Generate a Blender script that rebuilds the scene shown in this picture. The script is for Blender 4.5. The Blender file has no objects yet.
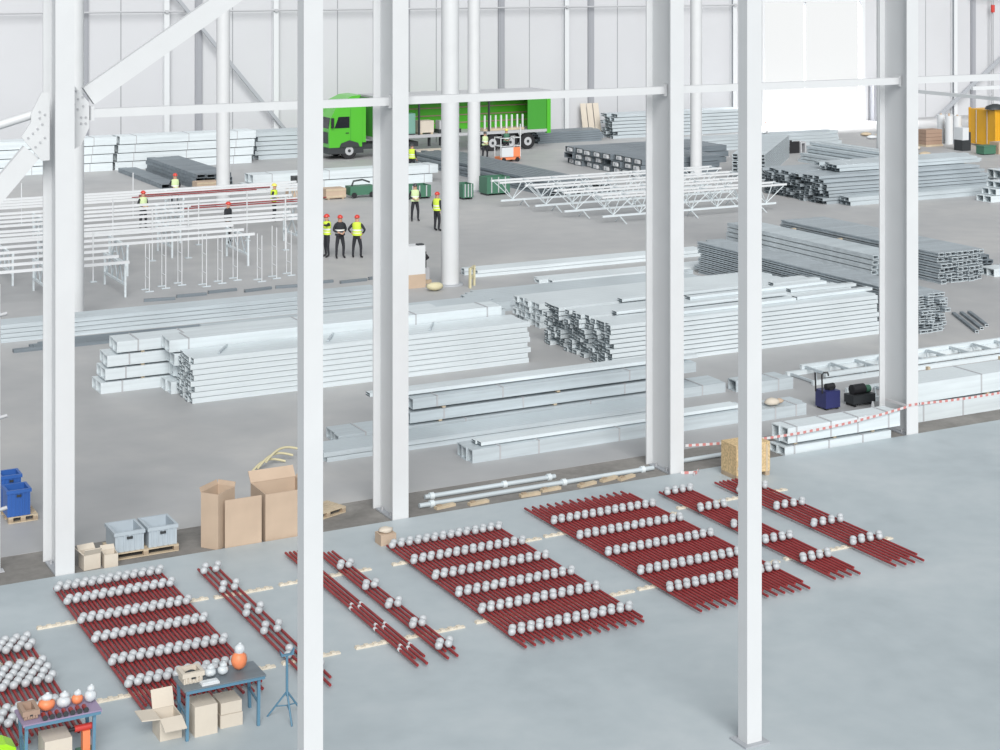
import bpy, bmesh, math, random
from mathutils import Vector, Matrix
R = random.Random(7)
SC = bpy.context.scene
COL = SC.collection
F, HC, YH = 1700.0, 11.7, -30.0
YAW = math.atan2(900, 1700)
CA, SA = math.cos(YAW), math.sin(YAW)
ZB = -0.04                                  # level of the hall floor behind the raised slab

def W(px, py, z=0.0):
    d = F*(HC-z)/(py-YH); x = (px-500)/F*d
    return Vector((x*CA+d*SA, -x*SA+d*CA, z))

# ------------------------------------------------------------------ materials
def mat(name, col, rough=.6, metal=0., var=0., scale=3., bump=0., alpha=1., trans=0., emit=0, coat=0., stretch=None):
    m = bpy.data.materials.new(name); m.use_nodes = True
    nt = m.node_tree; b = nt.nodes['Principled BSDF']
    b.inputs['Base Color'].default_value = (*col, 1)
    b.inputs['Roughness'].default_value = rough
    b.inputs['Metallic'].default_value = metal
    if alpha < 1: b.inputs['Alpha'].default_value = alpha
    if trans: b.inputs['Transmission Weight'].default_value = trans
    if coat: b.inputs['Coat Weight'].default_value = coat
    if var or bump:
        tc = nt.nodes.new('ShaderNodeTexCoord'); n = nt.nodes.new('ShaderNodeTexNoise')
        n.inputs['Scale'].default_value = scale; n.inputs['Detail'].default_value = 4
        if stretch:
            mp = nt.nodes.new('ShaderNodeMapping'); mp.inputs['Scale'].default_value = stretch
            nt.links.new(tc.outputs['Object'], mp.inputs['Vector']); nt.links.new(mp.outputs['Vector'], n.inputs['Vector'])
        else: nt.links.new(tc.outputs['Object'], n.inputs['Vector'])
        if var:
            r = nt.nodes.new('ShaderNodeValToRGB')
            r.color_ramp.elements[0].position = .3; r.color_ramp.elements[1].position = .7
            r.color_ramp.elements[0].color = (*[max(0, c*(1-var)) for c in col], 1)
            r.color_ramp.elements[1].color = (*[min(1, c*(1+var)) for c in col], 1)
            nt.links.new(n.outputs['Fac'], r.inputs['Fac']); nt.links.new(r.outputs['Color'], b.inputs['Base Color'])
        if bump:
            bp = nt.nodes.new('ShaderNodeBump'); bp.inputs['Strength'].default_value = bump
            nt.links.new(n.outputs['Fac'], bp.inputs['Height']); nt.links.new(bp.outputs['Normal'], b.inputs['Normal'])
    return m

def floor_mat(name, c0, c1, c2, sc, rough):
    m = bpy.data.materials.new(name); m.use_nodes = True
    nt = m.node_tree; b = nt.nodes['Principled BSDF']; L = nt.links.new
    tc = nt.nodes.new('ShaderNodeTexCoord')
    n1 = nt.nodes.new('ShaderNodeTexNoise'); n1.inputs['Scale'].default_value = sc; n1.inputs['Detail'].default_value = 5; n1.inputs['Roughness'].default_value = .6
    n1.inputs['Distortion'].default_value = .6
    n2 = nt.nodes.new('ShaderNodeTexNoise'); n2.inputs['Scale'].default_value = sc*9; n2.inputs['Detail'].default_value = 3
    L(tc.outputs['Object'], n1.inputs['Vector']); L(tc.outputs['Object'], n2.inputs['Vector'])
    r = nt.nodes.new('ShaderNodeValToRGB'); e = r.color_ramp.elements
    e[0].position = .3; e[0].color = (*c0, 1); e[1].position = .72; e[1].color = (*c2, 1)
    k = e.new(.5); k.color = (*c1, 1)
    mx = nt.nodes.new('ShaderNodeMix'); mx.data_type = 'FLOAT'; mx.inputs['Factor'].default_value = .25
    L(n1.outputs['Fac'], mx.inputs['A']); L(n2.outputs['Fac'], mx.inputs['B']); L(mx.outputs['Result'], r.inputs['Fac'])
    L(r.outputs['Color'], b.inputs['Base Color']); b.inputs['Roughness'].default_value = rough
    return m

M = {}
M['slab'] = floor_mat('slab_concrete', (.35, .40, .43), (.42, .475, .505), (.50, .545, .57), .22, .5)
M['hall'] = floor_mat('hall_concrete', (.34, .345, .357), (.41, .412, .418), (.51, .502, .492), .10, .55)
M['dirt'] = floor_mat('strip_dirt', (.16, .155, .145), (.22, .21, .20), (.30, .29, .27), .9, .9)
M['outside'] = mat('outside_concrete', (.93, .93, .93), .8)
M['paint'] = mat('column_paint', (.635, .65, .665), .45, 0, .02, 1.5)
M['paintg'] = mat('wall_post_paint', (.37, .39, .42), .5)
M['wall'] = mat('wall_panel', (.555, .565, .59), .55, 0, .02, .2)
M['seam'] = mat('wall_seam', (.30, .31, .33), .7)
M['wallgrey'] = mat('wall_dark_grey', (.32, .33, .36), .5)
M['galv'] = mat('galvanised_steel', (.53, .59, .625), .45, .2, .12, 1.3, stretch=(.35, 2, 6))
M['galv2'] = mat('galvanised_light', (.68, .74, .77), .42, .12, .08, 1.3, stretch=(.35, 2, 6))
M['dull'] = mat('weathered_steel', (.21, .245, .275), .5, .35, .2, 1.2, stretch=(.35, 2, 6))
M['mid'] = mat('grey_steel', (.40, .45, .485), .45, .25, .15, 1.2, stretch=(.35, 2, 6))
M['cut'] = mat('dark_cut_ends', (.11, .135, .15), .6, .2)  # dark end faces of the open profiles
M['white'] = mat('white_paint', (.66, .68, .70), .4)
M['red'] = mat('red_pipe_paint', (.27, .028, .03), .4, 0, .18, 2.5)
M['redlid'] = mat('bright_red', (.55, .05, .04), .4)
M['cap'] = mat('plastic_cap', (.48, .505, .53), .35, 0, .15, 14, bump=.3)
M['batten'] = mat('batten_wood', (.66, .60, .50), .7, 0, .08, 6)
M['wood'] = mat('pale_wood', (.52, .43, .31), .7, 0, .12, 4)
M['woodd'] = mat('worn_wood', (.40, .31, .22), .8, 0, .2, 4)
M['card'] = mat('cardboard', (.50, .385, .29), .8, 0, .06, 2)
M['cardp'] = mat('pale_carton', (.60, .54, .46), .8, 0, .05, 2)
M['greycrate'] = mat('grey_plastic', (.42, .48, .53), .5, 0, .05, 3)
M['blue'] = mat('blue_plastic', (.035, .12, .40), .4)
M['navy'] = mat('navy_plastic', (.03, .035, .13), .4)
M['black'] = mat('black_rubber', (.015, .015, .018), .6)
M['dark'] = mat('dark_metal', (.05, .055, .06), .5, .3)
M['green'] = mat('truck_green', (.085, .45, .03), .35, coat=.3)
M['greend'] = mat('tarpaulin_green', (.05, .30, .03), .6)
M['teal'] = mat('teal_paint', (.18, .36, .30), .5)
M['forest'] = mat('dark_green_paint', (.06, .17, .11), .5)
M['yellow'] = mat('container_yellow', (.72, .38, .02), .45, 0, .06, 1)
M['paley'] = mat('pale_yellow_foam', (.60, .55, .36), .7)
M['vest'] = mat('hi_vis_yellow', (.62, .80, .07), .6)
M['vestp'] = mat('pale_hi_vis', (.62, .76, .42), .6)
M['strip'] = mat('reflective_tape', (.80, .82, .80), .35)
M['jacket'] = mat('dark_workwear', (.022, .024, .03), .8)
M['skin'] = mat('skin', (.52, .31, .22), .55)
M['hatred'] = mat('helmet_red', (.60, .055, .04), .35)
M['haty'] = mat('helmet_yellow', (.75, .68, .12), .35)
M['hatd'] = mat('helmet_dark', (.05, .055, .06), .35)
M['orange'] = mat('orange_plastic', (.80, .25, .11), .45)
M['clear'] = mat('milky_bag', (.60, .64, .67), .3, 0, .1, 8, bump=.4)
M['lime'] = mat('lime_paint', (.35, .72, .02), .4)
M['steelblue'] = mat('blue_grey_paint', (.10, .22, .32), .4)
M['purple'] = mat('mauve_paint', (.30, .24, .36), .5)
M['glass'] = mat('dark_window', (.012, .014, .018), .1)
M['bronze'] = mat('brown_brick', (.36, .25, .19), .85)
M['rope'] = mat('straw_wrap', (.58, .43, .24), .85, 0, .3, 18, bump=.5)
M['film'] = mat('wrap_film', (.66, .69, .72), .25)
M['conduit'] = mat('conduit_grey', (.45, .46, .48), .5)
M['asphalt'] = M['outside']
def tape_mat():
    m = bpy.data.materials.new('barrier_tape_stripes'); m.use_nodes = True
    nt = m.node_tree; b = nt.nodes['Principled BSDF']
    tc = nt.nodes.new('ShaderNodeTexCoord'); w = nt.nodes.new('ShaderNodeTexWave'); w.bands_direction = 'X'
    w.inputs['Scale'].default_value = 1.6
    r = nt.nodes.new('ShaderNodeValToRGB'); r.color_ramp.interpolation = 'CONSTANT'
    r.color_ramp.elements[0].color = (.62, .61, .62, 1); r.color_ramp.elements[1].position = .55; r.color_ramp.elements[1].color = (.55, .22, .21, 1)
    nt.links.new(tc.outputs['Object'], w.inputs['Vector']); nt.links.new(w.outputs['Fac'], r.inputs['Fac']); nt.links.new(r.outputs['Color'], b.inputs['Base Color'])
    return m
M['tape'] = tape_mat()

# ------------------------------------------------------------------ mesh builder
class MB:
    def __init__(s): s.v = []; s.f = []; s.sm = []; s.mi = []; s.m = []
    def slot(s, m):
        if m not in s.m: s.m.append(m)
        return s.m.index(m)
    def add(s, vs, fs, m='paint', smooth=False):
        b = len(s.v); k = s.slot(m)
        s.v += [tuple(v) for v in vs]
        for f in fs: s.f.append([b+i for i in f]); s.sm.append(smooth); s.mi.append(k)
        return s
    def box(s, x0, y0, z0, x1, y1, z1, m='paint'):
        return s.add([(x0,y0,z0),(x1,y0,z0),(x1,y1,z0),(x0,y1,z0),(x0,y0,z1),(x1,y0,z1),(x1,y1,z1),(x0,y1,z1)],
                     [(0,3,2,1),(4,5,6,7),(0,1,5,4),(1,2,6,5),(2,3,7,6),(3,0,4,7)], m)
    def bar(s, p, q, w, h, m='paint'):
        p, q = Vector(p), Vector(q); d = (q-p).normalized()
        up = Vector((0,0,1)) if abs(d.z) < .95 else Vector((0,1,0))
        a = d.cross(up).normalized()*w/2; b = a.cross(d).normalized()*h/2
        vs = [p-a-b, p+a-b, p+a+b, p-a+b, q-a-b, q+a-b, q+a+b, q-a+b]
        return s.add(vs, [(0,1,2,3),(7,6,5,4),(0,4,5,1),(1,5,6,2),(2,6,7,3),(3,7,4,0)], m)
    def tube(s, p, q, r, n=8, m='paint', r2=None, cap=True):
        p, q = Vector(p), Vector(q); d = (q-p).normalized(); r2 = r if r2 is None else r2
        up = Vector((0,0,1)) if abs(d.z) < .95 else Vector((1,0,0))
        a = d.cross(up).normalized(); b = d.cross(a)
        A = [p+(a*math.cos(t)+b*math.sin(t))*r for t in [2*math.pi*i/n for i in range(n)]]
        B = [q+(a*math.cos(t)+b*math.sin(t))*r2 for t in [2*math.pi*i/n for i in range(n)]]
        s.add(A+B, [(i, i+n, (i+1)%n+n, (i+1)%n) for i in range(n)], m, True)
        if cap:
            s.add(A, [tuple(range(n))], m); s.add(B, [tuple(reversed(range(n)))], m)
        return s
    def path(s, pts, r, n=6, m='paint'):
        pts = [Vector(p) for p in pts]; rings = []
        for i, p in enumerate(pts):
            d = (pts[min(i+1, len(pts)-1)]-pts[max(i-1, 0)]).normalized()
            up = Vector((0,0,1)) if abs(d.z) < .95 else Vector((1,0,0))
            a = d.cross(up).normalized(); b = d.cross(a)
            rings.append([p+(a*math.cos(2*math.pi*k/n)+b*math.sin(2*math.pi*k/n))*r for k in range(n)])
        return s.rings(rings, m)
    def rings(s, rings, m='paint', smooth=True, cap=True):
        n = len(rings[0]); vs = [v for r in rings for v in r]; fs = []
        for j in range(len(rings)-1):
            for i in range(n): fs.append((j*n+i, j*n+(i+1)%n, (j+1)*n+(i+1)%n, (j+1)*n+i))
        s.add(vs, fs, m, smooth)
        if cap: s.add(rings[0], [tuple(reversed(range(n)))], m); s.add(rings[-1], [tuple(range(n))], m)
        return s
    def lathe(s, prof, c=(0,0,0), n=12, m='paint', sx=1, sy=1):
        c = Vector(c)
        return s.rings([[c+Vector((r*sx*math.cos(2*math.pi*i/n), r*sy*math.sin(2*math.pi*i/n), z)) for i in range(n)] for r, z in prof], m)
    def prism(s, poly, axis, a, b, m='paint'):
        def P(u, v, t): return (t,u,v) if axis == 0 else (u,t,v) if axis == 1 else (u,v,t)
        n = len(poly); A = [P(u,v,a) for u, v in poly]; B = [P(u,v,b) for u, v in poly]
        s.add(A+B, [(i, (i+1)%n, (i+1)%n+n, i+n) for i in range(n)]+[tuple(reversed(range(n))), tuple(range(n, 2*n))], m)
        return s
    def ball(s, c, r, m='paint', sub=2, sc=(1,1,1), noise=0):
        bm = bmesh.new(); bmesh.ops.create_icosphere(bm, subdivisions=sub, radius=r)
        rr = random.Random(int(r*1e4)+len(s.v))
        vs = [Vector((v.co.x*sc[0], v.co.y*sc[1], v.co.z*sc[2]))*(1+noise*rr.uniform(-1, 1))+Vector(c) for v in bm.verts]
        fs = [tuple(v.index for v in f.verts) for f in bm.faces]; bm.free()
        return s.add(vs, fs, m, True)
    def mesh(s, name):
        me = bpy.data.meshes.new(name); me.from_pydata(s.v, [], s.f)
        for k in s.m: me.materials.append(M[k])
        me.polygons.foreach_set('use_smooth', s.sm); me.polygons.foreach_set('material_index', s.mi)
        bm = bmesh.new(); bm.from_mesh(me); bmesh.ops.recalc_face_normals(bm, faces=bm.faces); bm.to_mesh(me); bm.free()
        me.update(); return me
    def obj(s, name, parent=None): return link(name, s.mesh(name), parent)

def link(name, data, parent=None, loc=(0,0,0), rz=0):
    o = bpy.data.objects.new(name, data); COL.objects.link(o)
    o.location = loc; o.rotation_euler = (0,0,rz)
    if parent: o.parent = parent
    return o
def tag(o, label, cat, group=None, kind='thing'):
    o['label'] = label; o['category'] = cat; o['kind'] = kind
    if group: o['group'] = group
    return o
def thing(name, label, cat, loc=(0,0,0), rz=0, group=None):
    return tag(link(name, None, None, loc, rz), label, cat, group)
def struct(name, mb):
    o = mb.obj(name); o['kind'] = 'structure'; return o
def dup(root, loc, rz=None, label=None, group=None):
    r = root.copy(); COL.objects.link(r); r.location = loc
    if rz is not None: r.rotation_euler = (0,0,rz)
    if label: r['label'] = label
    if group: r['group'] = group
    for ch in list(root.children):
        c = ch.copy(); COL.objects.link(c); c.parent = r
        for g in list(ch.children):
            d = g.copy(); COL.objects.link(d); d.parent = c
    return r

# ------------------------------------------------------------------ camera
cam = bpy.data.cameras.new('camera'); co = bpy.data.objects.new('camera', cam); COL.objects.link(co)
co.location = (0, 0, HC); co.rotation_euler = (math.pi/2, 0, -YAW)
cam.sensor_width = 36; cam.lens = F*36/1000; cam.shift_y = -(375-YH)/1000; cam.clip_end = 3000
SC.camera = co

# ------------------------------------------------------------------ setting
VW = 104.0                       # back wall plane
O0, O1, OH = 77.6, 86.9, 9.25    # the open gate in the back wall
struct('floor', MB().box(-25, -15, -.25, 130, 33.0, 0, 'slab'))
struct('floor_hall', MB().box(-25, 34.7, -.35, 130, VW+.5, ZB, 'hall'))
struct('trim_1', MB().box(-25, 33.0, -.35, 130, 34.7, ZB-.005, 'dirt'))
struct('ground_outside', MB().box(-100, VW+.5, -.3, 900, 1500, ZB, 'outside'))
w = MB()
w.box(-10, VW, ZB, O0, VW+.3, 15, 'wall'); w.box(O1, VW, ZB, 130, VW+.3, 15, 'wall'); w.box(O0, VW, OH, O1, VW+.3, 15, 'wall')
struct('wall_back', w)
d = MB()
d.box(O0-.25, VW-.12, ZB, O0-.005, VW-.003, OH+.25, 'white'); d.box(O1+.005, VW-.12, ZB, O1+.35, VW-.003, OH+.25, 'white'); d.box(O0-.005, VW-.12, OH+.005, O1+.005, VW-.003, OH+.25, 'white')
d.box(O0+3.9, VW+.05, ZB, O0+4.02, VW+.2, OH, 'white')
struct('door_1', d)
k = 0
for u in [23.9+7.22*i for i in range(13)]:
    # panel joints of the sheet-metal wall
    for du in (4.6,):
        x = u+du
        if O0-.6 < x < O1+.6: continue
        k += 1
        struct('trim_%d' % (k+1), MB().box(x-.03, VW-.012, .01, x+.03, VW-.002, 14.9, 'seam'))

def hpost(mb, x, y, z0, z1, w, dpt, t=.03, m='paint'):
    mb.box(x, y, z0, x+w, y+t, z1, m); mb.box(x, y+dpt-t, z0, x+w, y+dpt, z1, m)
    return mb
n = 0
for i in range(13):
    u = 23.9+7.22*i
    if not (O0-.7 < u < O1+.4):
        t = thing('wall_post', 'pale steel wall post, number %d of a row along the back wall' % i, 'post', (u, VW-.44, ZB), 0, 'steel posts along the back wall')
        t['label'] = 'pale H-section steel post standing against the back wall'
        MB().box(0, 0, 0, .34, .03, 14.9, 'white').obj('flange', t)
        MB().box(0, .37, 0, .34, .40, 14.9, 'white').obj('flange', t)
        MB().box(.15, .03, 0, .18, .37, 14.9, 'paintg').obj('web', t)
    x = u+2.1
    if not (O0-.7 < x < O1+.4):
        MBo = MB().box(x, VW-.16, ZB, x+.46, VW-.02, 14.9, 'wallgrey').box(x+.1, VW-.2, ZB, x+.36, VW-.16, 14.9, 'wallgrey').obj('wall_strip')  # raised dark grey strip up the wall between posts
        tag(MBo, 'tall grey strip running up the back wall between two posts', 'casing', 'grey strips up the back wall')
o = MB().tube((20, VW-.5, 9.1), (O0-.8, VW-.5, 9.1), .055, 8, 'conduit')
for i in range(13):
    u = 23.9+7.22*i
    if u < O0-1: o.box(u+.05, VW-.56, 9.0, u+.25, VW-.442, 9.2, 'conduit')
tag(o.obj('conduit_rail'), 'thin grey conduit running level along the back wall above the stacks', 'conduit')
def wallpt(px, py, v):
    t = (px-500)/F; d = v/(CA-t*SA); x = t*d
    return Vector((x*CA+d*SA, v, HC-(py-YH)*d/F))
tag(MB().bar(wallpt(150, -35, VW-.65), wallpt(287, 132, VW-.65), .12, .22, 'paintg').obj('wall_brace'), 'grey diagonal brace on the back wall behind the round column', 'brace')
tag(MB().bar(wallpt(926, 128, VW-.65), wallpt(1010, 50, VW-.65), .16, .30, 'paintg').obj('wall_brace'), 'grey diagonal brace on the back wall above the brick pallet', 'brace')
# pipes on the far wall panel by the yellow container
tp = thing('sprinkler_riser', 'grey riser pipe with a red valve on the back wall above the yellow container', 'pipe', (wallpt(992, 120, VW-.5).x, VW-.5, ZB))
MB().tube((0,0,0), (0,0,12), .07, 8, 'conduit').obj('pipe', tp)
MB().tube((0,-.09,8.3), (0,-.09,8.9), .16, 8, 'redlid').obj('valve', tp)
MB().tube((-2.2,0,9.6), (2.5,0,9.6), .06, 8, 'conduit').obj('pipe', tp)
# round columns of the hall
def round_col(x, y, label, r=.335):
    t = thing('round_column', label, 'column', (x, y, ZB), 0, 'round concrete columns')
    MB().lathe([(r, .02), (r, 16)], n=24, m='paint').obj('shaft', t)
    MB().lathe([(r+.16, 0), (r+.16, .06), (r+.02, .06)], n=24, m='paintg').obj('base_plate', t)
    return t
round_col(28.02, 56.9, 'round white column with a yellow guard at its foot')
round_col(14.0, 56.9, 'round white column half hidden behind the bolted steel column')
round_col(41.9, 57.1, 'round white column hidden behind a slender square column')
round_col(27.2, 80.6, 'round white column beside the grey crate stack near the racking frames')
round_col(41.1, 80.6, 'round white column in front of the parked green truck')
round_col(55.28, 80.5, 'round white column between the dark ended stack and the angled stack')
round_col(69.0, 80.6, 'round white column behind the steel column with tape')

# big H columns of the middle row
CV = 33.02
CU = [7.77, 14.90, 21.96, 29.07]
DP, FW = 1.06, .37
CL = ['wide H-section steel column with bolted brace gussets beside the grey crates', 'wide H-section steel column beside the wooden pallet and white cap rows',
      'wide H-section steel column at the end of the strapped bundles with loose red tape', 'wide H-section steel column beside the tall two tier bundle wrapped in tape']
for i, u in enumerate(CU):
    t = thing('steel_column', CL[i], 'column', (u, CV, ZB), 0, 'wide H-section steel columns')
    MB().box(0, 0, 0, FW, .04, 16, 'paint').obj('flange', t)
    MB().box(0, DP-.04, 0, FW, DP, 16, 'paint').obj('flange', t)
    MB().box(.165, .04, 0, .205, DP-.04, 16, 'paint').obj('web', t)
    MB().box(.02, .10, .0, .16, DP-.1, .03, 'paintg').box(.21, .10, .0, FW-.02, DP-.1, .03, 'paintg').obj('base_plate', t)
    for k, (bx, by) in enumerate(((.09,.3),(.09,.75),(.29,.3),(.29,.75))):
        MB().tube((bx,by,.03), (bx,by,.1), .03, 6, 'conduit').obj('anchor_bolt', t)
    if i == 0:
        # gussets either side with bolts
        g = MB().prism([(FW+.003, 8.55), (FW+.003, 9.42), (FW+.12, 9.45), (FW+.40, 9.12), (FW+.40, 8.62), (FW+.25, 8.3), (FW+.003, 8.15)], 1, .46, .50, 'paint')
        g.obj('gusset_plate', t)
        for (x, z) in ((.06,9.28),(.14,9.36),(.10,9.10),(.18,9.2),(.27,9.24),(.08,8.92),(.17,9.0),(.28,9.06),(.24,8.84),(.33,8.84),(.24,8.72),(.33,8.72)):
            MB().tube((FW+x,.435,z), (FW+x,.46,z), .022, 6, 'conduit').obj('bolt', t)
        g = MB().prism([(-.003, 9.35), (-.003, 8.02), (-.16, 8.02), (-.55, 8.5), (-.36, 8.78), (-.36, 8.95), (-.16, 9.35)], 1, .46, .50, 'paint')
        g.obj('gusset_plate', t)
        for (x, z) in [(-.42+.09*k, 8.48+.085*k) for k in range(4)]+[(-.28+.09*k, 8.30+.085*k) for k in range(3)]+[(-.2,8.98),(-.2,8.86),(-.1,8.92)]:
            MB().tube((x,.435,z), (x,.46,z), .022, 6, 'conduit').obj('bolt', t)
# braces and ties
VG = CV+.45
c0 = CU[0]
VB = VG+.16
tag(MB().bar(wallpt(88, 96, VB), wallpt(372, -103, VB), .16, .40, 'paint').obj('steel_brace'), 'heavy white diagonal brace rising from the bolted gusset', 'brace')
tag(MB().bar(wallpt(31, 152, VB), wallpt(-30, 224, VB), .16, .38, 'paint').obj('steel_brace'), 'heavy white diagonal brace falling from the bolted gusset', 'brace')
tag(MB().tube(wallpt(38, 113, VB), wallpt(-50, 141, VB), .085, 10, 'paint').obj('tie_rod'), 'slim white tie running from the gusset to the edge of view', 'tie')
GL = ['white tie beam between the bolted steel column and the next wide column', 'white tie beam in front of the green truck trailer', 'white tie beam crossing in front of the bright open gate', 'white tie beam above the yellow container']
for i in range(4):
    a = CU[i]+(FW+.42 if i == 0 else .225); b = CU[i+1]+.145 if i < 3 else CU[3]+7
    zt = 8.87 if i == 0 else 8.88
    t = thing('tie_beam', GL[i], 'beam', (a, VG+.02, zt), 0, 'level white tie beams')
    MB().box(.06, -.085, -.085, b-a-.06, .085, .085, 'paint').obj('tube', t)
    MB().box(0, -.1, -.14, .06, .1, .14, 'paint').obj('end_plate', t); MB().box(b-a-.06, -.1, -.14, b-a, .1, .14, 'paint').obj('end_plate', t)
# front slender columns
for u, lab in ((8.155, 'slender square white column rising beside the open flap cartons'), (15.28, 'slender square white column crossing the red pipe panels')):
    t = thing('slender_column', lab, 'column', (u, 20.9, 0), 0, 'slender square columns')
    MB().box(0, 0, .03, .27, .23, 16, 'paint').obj('shaft', t)
    MB().box(-.09, -.09, 0, .36, .32, .03, 'paintg').obj('base_plate', t)
p = W(1, 571, ZB)
t = thing('scaffold_tube', 'thin white upright tube beside the blue boxes at the edge of view', 'pole', (p.x-.05, p.y, ZB))
MB().tube((0,0,.02), (0,0,5.6), .045, 8, 'white').obj('tube', t)
MB().box(-.1, -.1, 0, .1, .1, .02, 'conduit').obj('base_plate', t)
for z in (1.2, 3.0, 5.0): MB().tube((0,-.02,z), (.16,-.02,z+.03), .04, 6, 'conduit').obj('clamp', t)
# wall-side beam bracket above the container
t = thing('beam_bracket', 'white crossed beams carried out from the column above the yellow container', 'beam', (69.42, 79.9, ZB))
MB().box(-.1, -9, 4.4, .1, .33, 4.6, 'white').obj('beam', t)
MB().box(-.1, -9.2, 4.3, .1, -9.0, 5.5, 'white').obj('post', t)
MB().box(.1, -9.15, 5.1, 4.5, -9.0, 5.3, 'white').box(-2.4, -9.15, 5.1, -.1, -9.0, 5.3, 'white').obj('beam', t)

# ------------------------------------------------------------------ steel stock
def section(kind, w, h):
    t = min(.028, w*.14); l = h*.40
    if kind == 'channel':
        return [(0,0),(w,0),(w,l),(w-t,l),(w-t,t),(t,t),(t,h-t),(w-t,h-t),(w-t,h-l),(w,h-l),(w,h),(0,h)], None
    if kind == 'sigma':
        g = .18*w
        return [(0,0),(w,0),(w,l),(w-t,l),(w-t,t),(t,t),(t,.3*h),(g+t,.4*h),(g+t,.6*h),(t,.7*h),(t,h-t),(w-t,h-t),(w-t,h-l),(w,h-l),(w,h),(0,h),(0,.7*h),(g,.6*h),(g,.4*h),(0,.3*h)], None
    if kind == 'tube':
        return [(0,0),(w,0),(w,h),(0,h)], [(t,t),(w-t,t),(w-t,h-t),(t,h-t)]
_pc = {}
def profile(kind, w, h, L, axis, m):
    key = (kind, round(w,3), round(h,3), round(L,2), axis, m)
    if key in _pc: return _pc[key]
    outer, inner = section(kind, w, h)
    mb = MB(); n = len(outer)
    P = (lambda a, z, s: (s, a, z)) if axis == 'u' else (lambda a, z, s: (a, s, z))
    A = [P(a,z,0) for a, z in outer]; B = [P(a,z,L) for a, z in outer]
    mb.add(A+B, [(i,(i+1)%n,(i+1)%n+n,i+n) for i in range(n)], m)
    if inner:
        C = [P(a,z,0) for a, z in inner]; D = [P(a,z,L) for a, z in inner]
        mb.add(C+D, [(i,(i+1)%4,(i+1)%4+4,i+4) for i in range(4)], m)
        mb.add(A+C, [(i,(i+1)%4,(i+1)%4+4,i+4) for i in range(4)], m)
        mb.add(B+D, [(i,(i+1)%4,(i+1)%4+4,i+4) for i in range(4)], m)
    else:
        e = 'cut' if axis == 'u' else 'galv'; mb.add(A, [tuple(range(n))], e); mb.add(B, [tuple(range(n))], e)  # ends dark on profiles along u, galvanised on those along v
    me = bpy.data.meshes.new('steel_'+kind); me.from_pydata(mb.v, [], mb.f)
    for q in mb.m: me.materials.append(M[q])
    me.polygons.foreach_set('material_index', mb.mi); me.update()
    if not inner:
        bm = bmesh.new(); bm.from_mesh(me); bmesh.ops.remove_doubles(bm, verts=bm.verts, dist=1e-5); bmesh.ops.recalc_face_normals(bm, faces=bm.faces); bm.to_mesh(me); bm.free()
    _pc[key] = me; return me

def stack(name, label, group, axis, x, y, L, cols, layers, w, h, kind='channel', m='galv', jit=.05, gaps={}, z0=ZB, rz=0, keep=None, gz=.014, cat='steel profile', sag=0):
    me = profile(kind, w, h, L, axis, m); c, s_ = math.cos(rz), math.sin(rz); off = 0
    for i in range(cols):
        off += gaps.get(i, 0)
        nl = layers[i] if isinstance(layers, (list, tuple)) else layers
        for j in range(nl):
            if keep and not keep(i, j, cols, nl): continue
            a = i*(w+.006)+off; b = R.uniform(-jit, jit)
            dx, dy = (b, a) if axis == 'u' else (a, b)
            o = link(name, me, None, (x+dx*c-dy*s_, y+dx*s_+dy*c, z0+j*(h+gz)), rz)
            tag(o, label, cat, group)

def bundle(label, axis, x, y, L, Wd, H, n=2, nz=1, z0=ZB, straps=(.08, .35, .65, .92), m='galv2', kind='tube', group=None, bearer=False, rz=0):
    t = thing('steel_bundle', label, 'steel bundle', (x, y, z0), rz, group)
    w = Wd/n-.006; h = H/nz-.006
    for i in range(n):
        for j in range(nz):
            me = profile(kind, w, h, L, axis, m)
            b = R.uniform(-.04, .04)
            o = link('profile', me, t, (b, i*(w+.006), j*(h+.006)) if axis == 'u' else (i*(w+.006), b, j*(h+.006)))
    for f in straps:
        s = f*L; q = .012; b = .022
        mb = MB()
        for (a0, c0_, a1, c1) in ((-q, 0, 0, H), (Wd, 0, Wd+q, H), (-q, H-.004, Wd+q, H+q)):
            if axis == 'u': mb.box(s-b, a0, c0_, s+b, a1, c1, 'conduit')
            else: mb.box(a0, s-b, c0_, a1, s+b, c1, 'conduit')
        mb.obj('strap', t)
    return t

def bearers(label, axis, x, y, L, Wd, fr, h=.07, z0=ZB, grp='timber bearers under steel'):
    for f in fr:
        mb = MB().box(0, 0, 0, .09, Wd, h, 'wood') if axis == 'u' else MB().box(0, 0, 0, Wd, .09, h, 'wood')
        for q in (.3, .7):
            if axis == 'u': mb.box(-.004, Wd*q, h*.3, .094, Wd*q+.02, h*.5, 'woodd')
            else: mb.box(Wd*q, -.004, h*.3, Wd*q+.02, .094, h*.5, 'woodd')
        o = mb.obj('timber_bearer'); o.location = (x+f*L, y, z0) if axis == 'u' else (x, y+f*L, z0)
        tag(o, label, 'timber', grp)

# S1, the light stack in the middle
stack('steel_channel', 'light galvanised channel in the stack of eight tiers behind the empty floor', 'channels in the eight tier stack', 'u', 14.2, 44.55, 10.4, 5, 8, .24, .139, 'channel', 'galv2', .10, gz=.014)
for k in range(3):
    o = MB().bar((15.0+k*3.2, 44.8, 1.21), (15.5+k*3.2, 45.6, 1.22), .05, .04, 'galv').obj('loose_strip'); tag(o, 'bent grey strip lying across the top of the eight tier stack', 'strip', 'strips on the eight tier stack')
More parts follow.
